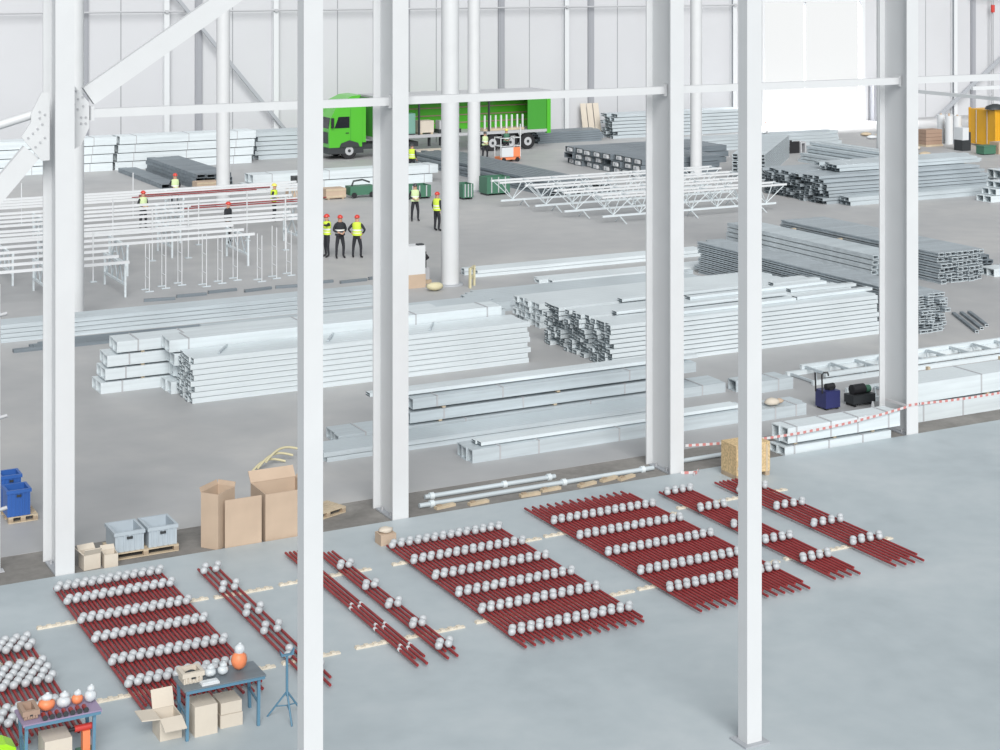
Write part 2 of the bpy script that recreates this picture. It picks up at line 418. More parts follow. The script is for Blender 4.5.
# S2, box bundles behind it
for j in range(4):
    for r in range(1):
        bundle(['lowest strapped box bundle of the four tier pile with staggered ends', 'second strapped box bundle up in the four tier pile with staggered ends', 'third strapped box bundle up in the four tier pile with staggered ends', 'topmost strapped box bundle of the four tier pile with staggered ends'][j],
               'u', 12.25+.1*j+(.15 if j == 3 else 0), 46.75, 10.0, .92, .31, 2, 1, ZB+j*.365, (.06, .2, .55, .9), 'galv2')
        if j: bearers('timber spacer between tiers of the four tier box pile', 'u', 12.5, 46.78, 9, .86, (.1, .5, .9), .045, ZB+j*.365-.052, 'spacers in the four tier box pile')
for j in range(4):
    bundle(['lowest box bundle tucked behind the eight tier stack', 'second box bundle tucked behind the eight tier stack', 'third box bundle tucked behind the eight tier stack', 'topmost box bundle behind the eight tier stack, its banded end showing'][j],
           'u', 13.95+.12*((j*2) % 3), 45.84, 10.4, .82, .34, 2, 1, ZB+j*.385, (.05, .4, .72, .95), 'galv2')
    if j: bearers('timber spacer between box bundles behind the eight tier stack', 'u', 14.6, 45.86, 9, .78, (.1, .5, .9), .022, ZB+j*.385-.028, 'spacers behind the eight tier stack')
stack('steel_tube', 'long pale tube lying beside the four tier box pile', 'tubes behind the box bundles', 'u', 16.0, 47.9, 9.5, 6, 5, .2, .22, 'tube', 'galv', .3)
# P4 long low piles
stack('steel_tube', 'long pale tube in the low pile at the foot of the round column', 'tubes in the low pile by the round column', 'u', 10.5, 54.6, 13.8, 5, 4, .19, .13, 'tube', 'galv', .25)
stack('steel_angle', 'dull flat bar lying on the floor before the low tube pile', 'dull bars on the floor', 'u', 12.0, 53.0, 9.0, 5, 1, .2, .10, 'tube', 'dull', .8)
stack('steel_tube', 'long pale tube lying between the two low piles', 'tubes between the low piles', 'u', 16.2, 51.6, 9.0, 4, 2, .2, .14, 'tube', 'galv2', .5)
for i, (x, y) in enumerate(((18.8, 51.9), (21.5, 48.3))):
    t = MB().box(0,0,0,.5,.14,.1,'dark').box(.05,.02,.1,.45,.12,.16,'black').obj('steel_bracket'); t.location = (x, y, .28 if i == 0 else 1.15); tag(t, 'dark bracket lying on the pale tubes between the low piles' if i == 0 else 'dark bracket lying on the tubes beside the four tier pile', 'bracket')
# S3 dark ended stack
stack('steel_purlin', 'galvanised purlin in the high stack with dark nested ends', 'purlins in the dark ended stack', 'u', 26.4, 42.75, 10.1, 14, 9, .235, .118, 'channel', 'galv2', .13, {5: .32, 10: .32}, gz=.024, keep=lambda i, j, c, n: True)
for k, (x, y, L, rz, z) in enumerate(((28.0, 43.1, 5.5, .02, 1.222), (33.6, 43.3, 3.2, .05, 1.222), (27.3, 44.0, 6.5, .015, 1.222), (30.6, 44.9, 5.6, .03, 1.222), (28.5, 45.6, 5.0, .02, 1.222), (34.2, 44.4, 2.6, -.05, 1.222), (34.4, 45.6, 2.0, .03, 1.222))):
    o = link('steel_purlin', profile('channel', .26, .09, L, 'u', 'galv2'), None, (x, y, z), rz)
    tag(o, 'loose galvanised purlin lying askew on top of the dark ended stack', 'steel profile', 'loose purlins on the dark ended stack')
# P6 piles behind S3
stack('steel_box_section', 'pale box section in the pile with a dark end behind the purlins', 'box sections behind the purlins', 'u', 27.2, 48.6, 10.0, 6, 4, .28, .19, 'tube', 'galv2', .12)
stack('steel_box_section', 'pale box section in the long low pile behind the dark ended pile', 'box sections in the long low pile', 'u', 26.8, 51.6, 9.4, 9, 2, .27, .15, 'tube', 'galv', .7)
stack('steel_box_section', 'bright box section lying flat beyond the yellow column guard', 'bright box sections on the floor', 'u', 29.6, 57.8, 10.8, 3, 2, .3, .12, 'tube', 'galv2', .3)
stack('steel_box_section', 'bright box section lying loose between the low piles', 'loose bright box sections', 'u', 31.5, 55.2, 9.2, 3, 1, .35, .14, 'tube', 'galv2', .5)

# T1 piles near the slab
B3 = ['lowest strapped bundle under two tiers beside the flat channel pile', 'middle strapped bundle of three beside the flat channel pile', 'topmost strapped bundle of three beside the flat channel pile']
bundle(B3[0], 'u', 16.1, 38.85, 11.6, .95, .27, 3, 1, ZB, (.06, .3, .62, .93), 'galv')
bundle(B3[1], 'u', 18.0, 38.9, 8.2, .92, .27, 3, 1, ZB+.32, (.12, .4, .78), 'galv')
bundle(B3[2], 'u', 18.1, 38.9, 8.6, .92, .27, 3, 1, ZB+.66, (.08, .3, .75), 'galv')
bearers('timber spacer under the middle bundle of three', 'u', 18.2, 38.9, 8, .9, (.08, .5, .92), .042, ZB+.276, 'spacers under the middle bundle')
bearers('timber spacer under the topmost bundle of three', 'u', 18.3, 38.9, 8, .9, (.08, .5, .92), .042, ZB+.605, 'spacers under the topmost bundle')
stack('steel_channel', 'white channel laid along the top of the three bundles', 'channels on top of the three bundles', 'u', 17.4, 39.2, 9.2, 2, 1, .26, .09, 'channel', 'galv2', .4, z0=ZB+.96)
stack('steel_channel', 'narrow pale channel in the flat pile with a grooved top', 'channels in the flat grooved pile', 'u', 15.25, 37.75, 9.6, 7, 2, .13, .11, 'tube', 'galv', .08)
bundle('low strapped bundle with a dark open end on the floor before the flat pile', 'u', 18.35, 36.05, 8.2, .8, .32, 3, 1, ZB, (.09, .22, .5, .66, .95), 'galv')
stack('steel_channel', 'white channel laid on the low strapped bundle', 'channels on the low strapped bundle', 'u', 18.6, 36.2, 7.6, 2, 1, .2, .08, 'channel', 'galv2', .2, z0=ZB+.34)
bundle('short grey bundle on the floor near the pallet crate', 'u', 26.7, 35.9, 1.5, .8, .3, 3, 1, ZB, (.3, .75), 'galv')
bundle('grey bundle end lying beyond the steel column with loose tape', 'u', 27.95, 38.3, 1.6, .8, .32, 2, 1, ZB, (.3, .7), 'galv')
t = MB().ball((0,0,.1), .16, 'cardp', 2, (1.4, 1, .6), .1).ball((.25,.05,.08), .11, 'card', 2, (1.3, 1, .6), .1).obj('crumpled_paper'); t.location = (27.2, 36.1, ZB+.31); tag(t, 'crumpled brown paper on the short grey bundle', 'paper')
# P12 two tier bundle on the slab edge
bundle('lower strapped white bundle of the pair beside the taped steel column', 'u', 25.3, 33.05, 3.3, .6, .22, 2, 1, ZB, (.08, .4, .72), 'galv2')
bearers('timber spacer between the two white bundles beside the taped column', 'u', 25.3, 33.1, 3.0, .5, (.1, .5, .9), .05, ZB+.236, 'spacers in the white bundle pair')
bundle('upper strapped white bundle of the pair beside the taped steel column', 'u', 25.35, 33.05, 3.5, .6, .38, 2, 1, ZB+.29, (.08, .38, .62, .9), 'galv2')
# P13 right of the last column
bundle('lower long white bundle behind the barrier tape at the slab edge', 'u', 30.0, 33.9, 8.0, 1.0, .42, 3, 1, ZB, (.05, .22, .4), 'galv2')
bearers('timber spacer between the long white bundles behind the tape', 'u', 30.2, 33.95, 7.0, .9, (.05, .35, .7), .05, ZB+.434, 'spacers in the long bundle pair')
bundle('upper long white bundle behind the barrier tape at the slab edge', 'u', 30.05, 33.95, 8.0, 1.05, .50, 7, 1, ZB+.495, (.3, .6), 'galv2')
# P14 low open frames
def rack_frame(label, x, y, L, Wd, z, rz=0):
    t = thing('upright_frame', label, 'steel frame', (x, y, z), rz, 'open steel frames lying flat')
    for a in (0, Wd-.1): MB().box(0, a, 0, L, a+.1, .12, 'galv2').obj('rail', t)
    k = int(L/.9)
    for i in range(k+1):
        MB().box(.1+i*(L-.3)/k, .1, .03, .16+i*(L-.3)/k, Wd-.1, .09, 'galv').obj('rung', t)
    for i in range(0, k, 2): MB().bar((.2+i*(L-.3)/k, .12, .06), (.1+(i+1)*(L-.3)/k, Wd-.12, .06), .04, .03, 'galv').obj('diagonal', t)
    return t
rack_frame('open steel frame lying flat behind the blue compressor box', 30.3, 38.3, 9.5, 1.3, ZB)
rack_frame('open steel frame stacked on another behind the blue compressor box', 30.9, 38.5, 9.5, 1.2, ZB+.125)
rack_frame('open steel frame lying flat behind the long white bundles', 30.6, 36.1, 9.0, 1.2, ZB)
bearers('short grey timber block standing by the flat frames', 'u', 33.4, 37.5, 4, .1, (.1, .8), .3, ZB, 'blocks by the flat frames')

# right-hand stacks running towards the camera
stack('roof_purlin', 'grey sigma purlin in the long stack ending in bright lips', 'purlins in the stack with bright lips', 'v', 44.25, 48.5, 9.6, 8, 6, .27, .16, 'sigma', 'mid', .12, gz=.038)
stack('roof_purlin', 'grey sigma purlin in the stack beside a row of timber spacers', 'purlins beside the timber spacers', 'v', 42.5, 50.2, 9.4, 5, 5, .28, .165, 'tube', 'galv', .12, gz=.032)
bearers('pale timber spacer standing between the grey purlin stacks', 'v', 43.97, 51.0, 7.5, .22, (.02, .4, .8), .95, ZB, 'spacers between the purlin stacks')
stack('roof_purlin', 'dark sigma purlin in the stack whose ragged end faces the slab', 'purlins in the ragged dark stack', 'v', 37.6, 42.2, 12.5, 5, 8, .25, .12, 'sigma', 'mid', .2, gz=.036)
for k in range(3):
    o = link('roof_purlin', profile('channel', .12, .08, 3.0-.4*k, 'v', 'dull'), None, (39.3+.5*k, 41.4+.3*k, ZB), -.5); tag(o, 'dark loose bar on the floor beside the ragged dark stack', 'steel profile', 'loose dark bars')
stack('roof_purlin', 'grey purlin in the low pile beyond the bright lipped stack', 'purlins in the low pile', 'v', 47.0, 49.6, 9, 3, 4, .3, .15, 'tube', 'dull', .15)
bundle('white wrapped bundle end beside the bright lipped purlins', 'u', 47.1, 48.6, 3.0, .8, .3, 2, 1, ZB, (.3, .7), 'galv2')
bundle('white wrapped bundle lying at the edge of view by the purlins', 'u', 47.4, 47.3, 3.0, .8, .3, 2, 1, ZB, (.3, .7), 'galv2')
# Q8 big right stack
stack('wall_purlin', 'grey channel in the broad stack with a dark staggered end', 'channels in the broad staggered stack', 'u', 54.3, 67.6, 10.8, 14, [6,7,8,8,8,8,8,7,8,8,8,8,8,8], .38, .14, 'channel', 'mid', .25, gz=.028, keep=lambda i, j, c, n: True)
stack('wall_purlin', 'pale channel in the low row in front of the broad stack', 'channels before the broad stack', 'u', 54.9, 66.6, 10.6, 2, 2, .4, .2, 'channel', 'galv', .2)
stack('wall_purlin', 'pale long channel lying high on top of the broad stack', 'channels on top of the broad stack', 'u', 56.6, 69.2, 9.6, 5, 2, .4, .16, 'channel', 'galv', .4, z0=ZB+8*.168+.01)
# Q10 white boxes right edge
for j in range(3):
    bundle(['lowest white bundle of the pile at the edge of view', 'middle white bundle of the pile at the edge of view', 'topmost white bundle of the pile at the edge of view'][j], 'u', 62.0+.35*j, 64.2, 8, 1.0, .32, 2, 1, ZB+j*.34, (.1, .5), 'galv2')
bundle('white bundle behind the pile at the edge of view', 'u', 66.9, 68.0, 6, 1.6, .9, 3, 2, ZB, (.1, .5), 'galv2')
# Q9 rails near the gate
stack('wall_purlin', 'grey rail in the heap of long rails before the open gate', 'rails before the open gate', 'v', 64.9, 74.0, 9.6, 7, [3,5,6,6,5,4,5], .42, .16, 'tube', 'galv', .4, gaps={1: .1, 3: .15, 6: .2}, gz=.035)
stack('wall_purlin', 'pale rail lying beyond the heap of long rails', 'pale rails beyond the heap', 'u', 60.5, 91.0, 13.5, 4, 4, .35, .2, 'tube', 'galv', .5)
# Q7 angled stack
an = math.radians(-44)
stack('wall_purlin', 'grey channel in the stack laid at an angle beside the round column', 'channels in the angled stack', 'v', 56.3, 78.4, 12, 6, 7, .3, .17, 'channel', 'galv', .12, rz=an, gz=.038)
# Q6 white square ends
def square_stack(v0, cols, L):
    for i in range(cols):
        for j in range(3):
            b = R.uniform(-.2, .1); x, y, z = 52.0+b, v0+1.06*i, ZB+j*.355
            t = thing('square_tube', 'wide dark square tube with a white end plug, stacked in three tiers', 'steel tube', (x, y, z), 0, 'white ended square tubes')
            link('tube', profile('tube', .99, .325, L, 'u', 'dull'), t)
            if (i*7+j*5) % 11 != 4:
                MB().box(-.03, .27, .05, .12, .73, .27, 'white').box(-.05, .42, .1, -.03, .58, .22, 'paintg').obj('end_plug', t)
square_stack(81.1, 4, 5.4); square_stack(85.4, 4, 9.0)
# P near wall right
stack('wall_rail', 'pale channel in the tall stack along the back wall by the gate', 'channels along the back wall', 'u', 62.4, 100.8, 11.2, 4, 7, .4, .21, 'channel', 'galv', .25, gz=.035)
stack('wall_rail', 'dull plate in the low stack against the wall behind the truck tail', 'plates behind the truck tail', 'u', 56.0, 100.2, 5.0, 5, 5, .35, .14, 'tube', 'dull', .15)
for k in range(3):
    o = MB().prism([(0,0),(.05,0),(.55,2.3),(.5,2.3)], 0, 0, .45, 'cardp').obj('plywood_board'); o.location = (61.2+.52*k, 103.0-.0*k, ZB); tag(o, 'pale board leaning on the back wall between the low stack and tall stack', 'board', 'boards leaning on the back wall')
# Q5 dark rails running from the truck
stack('steel_rail', 'dark grooved rail in the low pile running from the truck to the trusses', 'dark rails by the truck', 'v', 43.4, 76.6, 17.5, 11, [3,4,4,4,4,4,4,4,3,3,2], .34, .14, 'channel', 'dull', .5, gz=.03, gaps={i: .04 for i in range(1, 11)})
# Q1 back left bundles
for j in range(4):
    for s in range(2):
        bundle(['lowest', 'second', 'third', 'topmost'][j]+' bundle of the four tier wall pile, '+('by the bolted column' if s == 0 else 'by the round column'), 'u', 17.2+s*9.5+.08*j, 98.6, 9.3-.9*s, 1.5, .46, 2, 1, ZB+j*.5, (.12, .5, .86), 'galv2')
        if j: bearers('timber spacer in the four tier pile along the back wall', 'u', 17.9+s*9.5, 98.7, 7.5, 1.3, (.1, .5, .9), .02, ZB+j*.5-.024, 'spacers in the wall pile')
stack('wall_rail', 'pale channel in the stack with a dark end beside the truck cab', 'channels beside the truck cab', 'u', 35.85, 99.9, 3.5, 5, 6, .42, .25, 'channel', 'galv', .2, gz=.035)
# Q2 dark plates
stack('steel_plank', 'dark plank in the weathered stack before the wall pile', 'dark planks before the wall pile', 'v', 28.1, 87.6, 9.4, 4, 4, .48, .2, 'tube', 'dull', .25)
stack('steel_plank', 'dark plank lying low beside the weathered plank stack', 'low dark planks', 'v', 26.6, 89.0, 8.6, 2, 1, .5, .25, 'tube', 'dull', .1)
# Q3 white bundles
for j in range(2):
    bundle(['lower long white bundle in front of the truck cab', 'upper long white bundle in front of the truck cab'][j], 'u', 30.0+.3*j, 85.0, 10.8, 1.2, .46, 2, 1, ZB+j*.5, (.1, .4, .7, .95), 'galv2')
bearers('timber spacer between the long white bundles before the cab', 'u', 30.4, 85.1, 10, 1.0, (.1, .5, .9), .03, ZB+.465, 'spacers before the cab')

# long thin tubes on the dirt strip
for i, (a, b) in enumerate(((W(425, 512, ZB), W(655, 468, ZB)), (W(432, 504, ZB), W(560, 481, ZB)), (W(684, 470, ZB), W(766, 448, ZB)))):
    t = thing('strip_tube', ['long thin tube lying along the dirt strip between two wide columns', 'shorter thin tube lying beside the long one on the dirt strip', 'thin tube lying along the strip toward the white bundle pair'][i], 'tube', (0,0,0))
    dv = [.25, .75, .4][i]
    a = Vector((a.x, 33.35+dv, ZB+.05)); b = Vector((b.x, 33.35+dv, ZB+.05))
    if i == 0: b.x = min(b.x, CU[2]-.1)
    MB().tube(a, b, .055, 8, 'galv').obj('pipe', t)
    for q in (.05, .6, .95):
        c = a.lerp(b, q); MB().tube(c-Vector((.05,0,0)), c+Vector((.05,0,0)), .085, 8, 'galv2').obj('coupling', t)
for i, px in enumerate((520, 545, 470, 440, 575, 598, 615)):
    p = W(px, [497, 494, 506, 512, 485, 480, 478][i], ZB)
    o = MB().box(0, 0, 0, .5, .12, .06, 'wood').box(.05, .02, .06, .15, .1, .09, 'woodd').obj('timber_offcut'); o.location = (p.x, 33.2+.1*(i % 2), ZB-.005); o.rotation_euler.z = .05*i
    tag(o, 'short timber offcut lying on the dirt strip', 'timber', 'offcuts on the dirt strip')

# ------------------------------------------------------------------ red sprinkler pipes
ZP = .075
_pm = {}
def pipe_mesh(L):
    L = round(L, 2)
    if L not in _pm:
        _pm[L] = MB().tube((0,0,0), (0,L,0), .026, 8, 'red').mesh('red_pipe')
    return _pm[L]
capb = MB().ball((0,0,.088), .073, 'cap', 2, (1, 1, .95), .05)
cap_me = capb.mesh('cap')
stub_me = MB().tube((0,0,.02), (0,0,.04), .034, 8, 'red').mesh('outlet')
band_me = MB().tube((0,-.03,0), (0,.03,0), .034, 8, 'white').mesh('tape_band')
def pipes(label, group, u0, u1, n, v0, v1, rows, near_stag=.3, far_stag=.0, stag=-.15, caps=True, every=1):
    for i in range(n):
        u = u0+(u1-u0)*i/max(1, n-1); odd = i % 2
        a = v0+(near_stag if odd else 0)+R.uniform(-.02, .02); b = v1+(far_stag if not odd else 0)+R.uniform(-.02, .02)
        t = thing('red_pipe', label, 'pipe', (u, a, ZP), R.uniform(-.001, .001), group)
        link('tube', pipe_mesh(b-a), t)
        for r in rows:
            y = r+(stag if not odd else 0)-a+R.uniform(-.012, .012)
            if not 0 < y < b-a: continue
            if caps:
                c = link('cap', cap_me, t, (0, y, 0), R.uniform(0, 6)); link('outlet', stub_me, c)
            else: link('tape_band', band_me, t, (0, y, 0))
def rows(px, us):   # from pixel positions of the first cap of each row
    return [W(a, b, .1).y for a, b in px]
A_rows = rows([(388,550),(412,565),(438,580),(467,596),(494,612),(529,633)], 0)
pipes('red pipe with six white caps in the wide panel beside the pale wood crumple', 'red pipes of the middle wide panel', 14.05, 16.55, 28, 25.6, A_rows[0]+.32, [q+.2 for q in A_rows], near_stag=.2)
B_rows = rows([(550,522),(575,537),(607,553),(643,571),(670,588)], 0)
pipes('red pipe with five white caps in the wide panel crossed by the slender column', 'red pipes of the crossed wide panel', 17.65, 20.2, 28, 25.55, 32.0, B_rows, near_stag=.3, far_stag=.2)
C_rows = rows([(664,493),(693,510),(722,527),(752,543),(787,562),(822,580)], 0)
pipes('red pipe in the narrow panel between the crossed panel and the long narrow panel', 'red pipes of the inner narrow panel', 20.85, 21.55, 8, 25.7, C_rows[0]+.15, C_rows)
D_rows = rows([(735,491),(770,508),(798,527),(836,545),(872,567)], 0)
pipes('red pipe in the narrow panel ending alone on the open slab', 'red pipes of the outer narrow panel', 22.35, 23.15, 8, 25.7, 31.78, D_rows)
L_rows = rows([(62,590),(72,603),(86,622),(104,640),(124,662),(141,684)], 0)
pipes('dull red pipe in the panel behind the two work tables', 'red pipes of the table side panel', 7.55, 9.55, 26, 26.1, L_rows[0]+.24, [q+.12 for q in L_rows], near_stag=.3)
E_rows = rows([(199,572),(218,590),(240,614),(258,632),(284,655),(307,672)], 0)
pipes('red pipe in the slim run of four behind the tripod pipe stand', 'red pipes of the slim run by the tripod', 10.25, 10.61, 4, 25.7, E_rows[0]+.22, [q+.1 for q in E_rows], stag=-.25)
F_rows = rows([(344,605),(370,625),(398,645)], 0)
pipes('red pipe in the slim run marked with white tape bands', 'red pipes marked with white tape', 12.08, 12.34, 4, 25.75, 31.95, F_rows, caps=False)
G_rows = rows([(330,568),(357,588),(383,606),(409,625),(436,646)], 0)
pipes('red pipe in the slim capped run beside the tape banded run', 'red pipes of the slim capped run', 12.66, 12.94, 4, 25.8, 31.6, G_rows)
pipes('red pipe under dense white caps beside the mauve work table', 'red pipes of the densely capped panel', 4.6, 6.55, 22, 25.95, 30.15, [29.9, 29.55, 28.75, 28.4, 28.05, 27.1, 26.7], near_stag=.2)
# notched wooden battens under the pipes
def batten(x0, x1, y, label):
    L = x1-x0
    mb = MB().box(0, -.045, 0, L, .045, .026, 'batten')
    k = max(2, int(L/.16))
    for i in range(k): mb.box(i*L/k+.01, -.045, .026, i*L/k+.085, .045, .046, 'batten')
    o = mb.obj('notched_batten'); o.location = (x0, y, 0)
    tag(o, label, 'batten', None); return o
for x0, x1, y, lab in ((6.85, 10.02, 27.0, 'notched pale batten under the near ends of the table side panel'), (10.15, 11.2, 27.02, 'notched pale batten under the near end of the slim run by the tripod'),
        (11.5, 13.6, 27.05, 'notched pale batten under the near ends of the tape banded run'), (13.85, 17.2, 27.1, 'notched pale batten under the near ends of the middle wide panel'),
        (17.3, 20.6, 27.12, 'notched pale batten under the near ends of the crossed wide panel'), (20.75, 23.5, 27.15, 'notched pale batten linking the near ends of both narrow panels'),
        (6.85, 10.0, 30.5, 'notched pale batten under the far ends of the table side panel'), (10.1, 11.25, 30.45, 'notched pale batten under the far end of the slim run by the tripod'),
        (11.4, 13.3, 30.5, 'notched pale batten under the far ends of the tape banded run'), (13.75, 17.1, 30.5, 'notched pale batten under the far ends of the middle wide panel'),
        (17.2, 20.5, 30.55, 'notched pale batten under the far ends of the crossed wide panel'), (20.65, 23.6, 30.8, 'long white batten under the far ends of both narrow panels'),
        (4.4, 6.7, 27.4, 'notched pale batten under the near ends of the densely capped panel'), (4.4, 6.7, 29.2, 'notched pale batten under the far ends of the densely capped panel')):
    batten(x0, x1, y, lab)

# ------------------------------------------------------------------ boxes, pallets, tables near the slab
def pallet(label, x, y, z, rz=0, L=1.2, Wd=.8):
    t = thing('pallet', label, 'pallet', (x, y, z), rz)
    for i in range(5): MB().box(0, i*(Wd-.1)/4, .115, L, i*(Wd-.1)/4+.1, .135, 'wood').obj('deck_board', t)
    for i in range(3): MB().box(i*(L-.1)/2, 0, .095, i*(L-.1)/2+.1, Wd, .115, 'wood').obj('cross_board', t)
    for i in range(3):
        for j in range(3): MB().box(i*(L-.1)/2, j*(Wd-.1)/2, .018, i*(L-.1)/2+.1, j*(Wd-.1)/2+.1, .095, 'woodd').obj('block', t)
    for j in range(3): MB().box(0, j*(Wd-.1)/2, 0, L, j*(Wd-.1)/2+.1, .018, 'wood').obj('runner', t)
    return t
def crate(label, x, y, z, L, Wd, H, m, rz=0, t_=.03, group=None):
    t = thing('plastic_crate', label, 'crate', (x, y, z), rz, group)
    b = MB(); b.box(0,0,0,L,Wd,t_,m); b.box(0,0,t_,L,t_,H,m); b.box(0,Wd-t_,t_,L,Wd,H,m); b.box(0,t_,t_,t_,Wd-t_,H,m); b.box(L-t_,t_,t_,L,Wd-t_,H,m)
    b.obj('shell', t)
    r = MB(); q = .025
    r.box(-q,-q,H-.07,L+q,0,H,m); r.box(-q,Wd,H-.07,L+q,Wd+q,H,m); r.box(-q,0,H-.07,0,Wd,H,m); r.box(L,0,H-.07,L+q,Wd,H,m)
    r.obj('rim', t)
    for k in range(5): MB().box(L*(.12+.19*k)-.015, -.02, .02, L*(.12+.19*k)+.015, 0, H-.07, m).obj('rib', t)
    MB().box(L*.4, -.03, max(H-.15, H*.45), L*.6, -.005, max(H-.1, H*.6), 'dark').obj('handle_slot', t)
    return t
def carton(label, x, y, z, L, Wd, H, m='card', rz=0, flaps=(True,)*4, lean=(.5, .8, .6, .4), closed=False, fl=None):
    t = thing('carton', label, 'box', (x, y, z), rz); q = .015; fl = fl or Wd*.5
    b = MB()
    if closed:
        b.box(0,0,0,L,Wd,H,m); b.obj('body', t)
        MB().box(L*.46, -.003, H*.7, L*.54, Wd+.003, H+.003, 'cardp').obj('tape', t)
        return t
    b.box(0,0,0,L,Wd,q,m); b.box(0,0,q,L,q,H,m); b.box(0,Wd-q,q,L,Wd,H,m); b.box(0,q,q,q,Wd-q,H,m); b.box(L-q,q,q,L,Wd-q,H,m); b.obj('body', t)
    spec = [((0,0),(L,0),(0,-1)), ((0,Wd),(L,Wd),(0,1)), ((0,0),(0,Wd),(-1,0)), ((L,0),(L,Wd),(1,0))]
    for k in range(4):
        if not flaps[k]: continue
        (ax,ay),(bx,by),(nx,ny) = spec[k]; a = lean[k]; dx, dz = math.cos(a)*fl, math.sin(a)*fl
        P = [Vector((ax,ay,H)), Vector((bx,by,H)), Vector((bx+nx*dx,by+ny*dx,H+dz)), Vector((ax+nx*dx,ay+ny*dx,H+dz))]
        nrm = (P[1]-P[0]).cross(P[3]-P[0]).normalized()*.008
        MB().add([p-nrm for p in P]+[p+nrm for p in P], [(0,1,2,3),(7,6,5,4),(0,4,5,1),(1,5,6,2),(2,6,7,3),(3,7,4,0)], m).obj('flap', t)
    return t
# tall cardboard boxes standing on the dirt strip
p = W(200, 551, ZB)
q1 = W(225, 549, ZB)
carton('tall brown carton with a tilted panel standing behind the dirt strip', 10.80, 33.40, ZB, .42, .6, 1.12, 'card', -.92, (False, True, True, False), (1.2, 1.35, 1.25, 1.3), fl=.1)
carton('tall brown carton with raised flaps nearest the slender column', 12.06, 33.06, ZB, 1.0, .9, .98, 'card', 0, (False, True, False, True), (1.2, .9, 1.2, .9), fl=.26)
o = MB().prism([(0,0),(.02,0),(.02,1.0),(0,1.0)], 0, 0, .78, 'card').obj('cardboard_sheet'); o.location = (11.18, 33.012, ZB); tag(o, 'upright brown cardboard sheet in front of the tall cartons', 'cardboard')
pa = W(101, 561, ZB)
pallet('wooden pallet under the two grey plastic crates', pa.x+.2, 33.42, ZB, .0, 1.35, .8)
crate('open grey plastic crate on the pallet nearest the small white cartons', pa.x+.26, 33.46, ZB+.137, .58, .70, .40, 'greycrate')
crate('open grey plastic crate on the pallet nearest the tall brown cartons', pa.x+.94, 33.46, ZB+.137, .58, .70, .40, 'greycrate')
p = W(80, 562, ZB)
carton('small pale carton with torn brown flaps beside the bolted column', p.x-.06, 33.15, ZB, .34, .3, .3, 'cardp', .1, (True, True, True, False), (1.0, .6, .8, .9), fl=.14)
carton('small pale carton against the grey crates', p.x+.33, 33.1, ZB, .27, .3, .26, 'cardp', -.05, (False, True, False, False), (1.0, .5, .7, .9), fl=.13)
p = W(9, 525, ZB)
pallet('wooden pallet under the blue boxes', p.x+.0, p.y+.05, ZB, 0, .62, .8)
crate('blue plastic box on the pallet at the edge of view', p.x-.02, p.y+.07, ZB+.137, .48, .5, .56, 'blue')
crate('smaller blue plastic box standing behind the other blue box', p.x+.03, p.y+.92, ZB, .42, .45, .78, 'blue')
# pallet behind the slender column
p = W(340, 523, ZB)
pallet('worn wooden pallet lying between the slender column and the wide column', p.x-.55, 33.75, ZB, .35, 1.0, .6)
# pale hoops
for k in range(3):
    a = W(250+8*k, 476-3*k, ZB); pts = []
    for i in range(9):
        s = i/8; pts.append((a.x+1.1*s, a.y+.9*math.sin(s*1.8)*.7, ZB+.04+.075*k+.12*math.sin(s*math.pi)))
    o = MB().path(pts, .03, 6, 'paley').obj('curved_batten'); tag(o, 'curved pale strip lying at the end of the flat channel pile', 'strip', 'curved strips by the channel pile')
# woven crate behind slender column
p = W(722, 487, 0)
t = thing('wrapped_pallet_box', 'straw coloured wrapped box on the slab behind the slender column', 'box', (23.02, 31.9, 0))
MB().box(0,0,.1,.95,.6,.78,'rope').obj('load', t)
for i in range(3): MB().box(i*.41, 0, 0, i*.41+.12, .6, .1, 'woodd').obj('runner', t)
for i in range(4): MB().box(.05+.26*i, -.012, .1, .1+.26*i, 0, .72, 'wood').obj('wrap_band', t)
MB().prism([(.02,.25),(.3,.12),(.24,.5),(.1,.62)], 1, -.02, -.013, 'white').obj('paper_sheet', t)
p = W(378, 548, 0)
t = thing('paper_scrap_box', 'crumpled brown box at the corner of the middle wide panel', 'box', (W(383,548).x, W(383,548).y+.1, 0))
MB().box(0,0,0,.34,.3,.22,'card').obj('body', t); MB().ball((.17,.15,.27), .13, 'cardp', 2, (1.2,1,.5), .12).obj('crumpled_liner', t)
# blue compressor box and black pump near the last column
p = W(826, 411, ZB)
t = thing('compressor', 'navy blue box with a black handle and motor on top', 'machine', (p.x, p.y, ZB))
MB().box(0,0,.05,.48,.45,.5,'navy').box(.03,.03,0,.1,.1,.05,'black').box(.38,.03,0,.45,.1,.05,'black').box(.03,.35,0,.1,.42,.05,'black').box(.38,.35,0,.45,.42,.05,'black').obj('housing', t)
MB().tube((.15,.2,.58), (.42,.2,.58), .085, 10, 'black').box(.2,.1,.5,.36,.3,.56,'black').obj('motor', t)
MB().path([(-.04,.1,.45),(-.06,.1,.95),(0,.1,1.0),(.14,.1,.98),(.16,.1,.9)], .022, 6, 'black').path([(-.04,.38,.45),(-.06,.38,.95)], .022, 6, 'black').obj('handle', t)
p = W(858, 407, ZB)
t = thing('pump', 'black pump unit on short feet beside the taped column', 'machine', (p.x-.15, p.y, ZB))
MB().box(0,0,.08,.75,.4,.3,'dark').obj('bed', t); MB().tube((.1,.2,.42), (.5,.2,.42), .14, 12, 'black').obj('motor', t); MB().tube((.55,.2,.4), (.7,.2,.4), .1, 10, 'forest').obj('pump_head', t)
for x in (.05,.65): MB().box(x,.02,0,x+.06,.38,.08,'black').obj('foot', t)
p = W(868, 408, ZB)
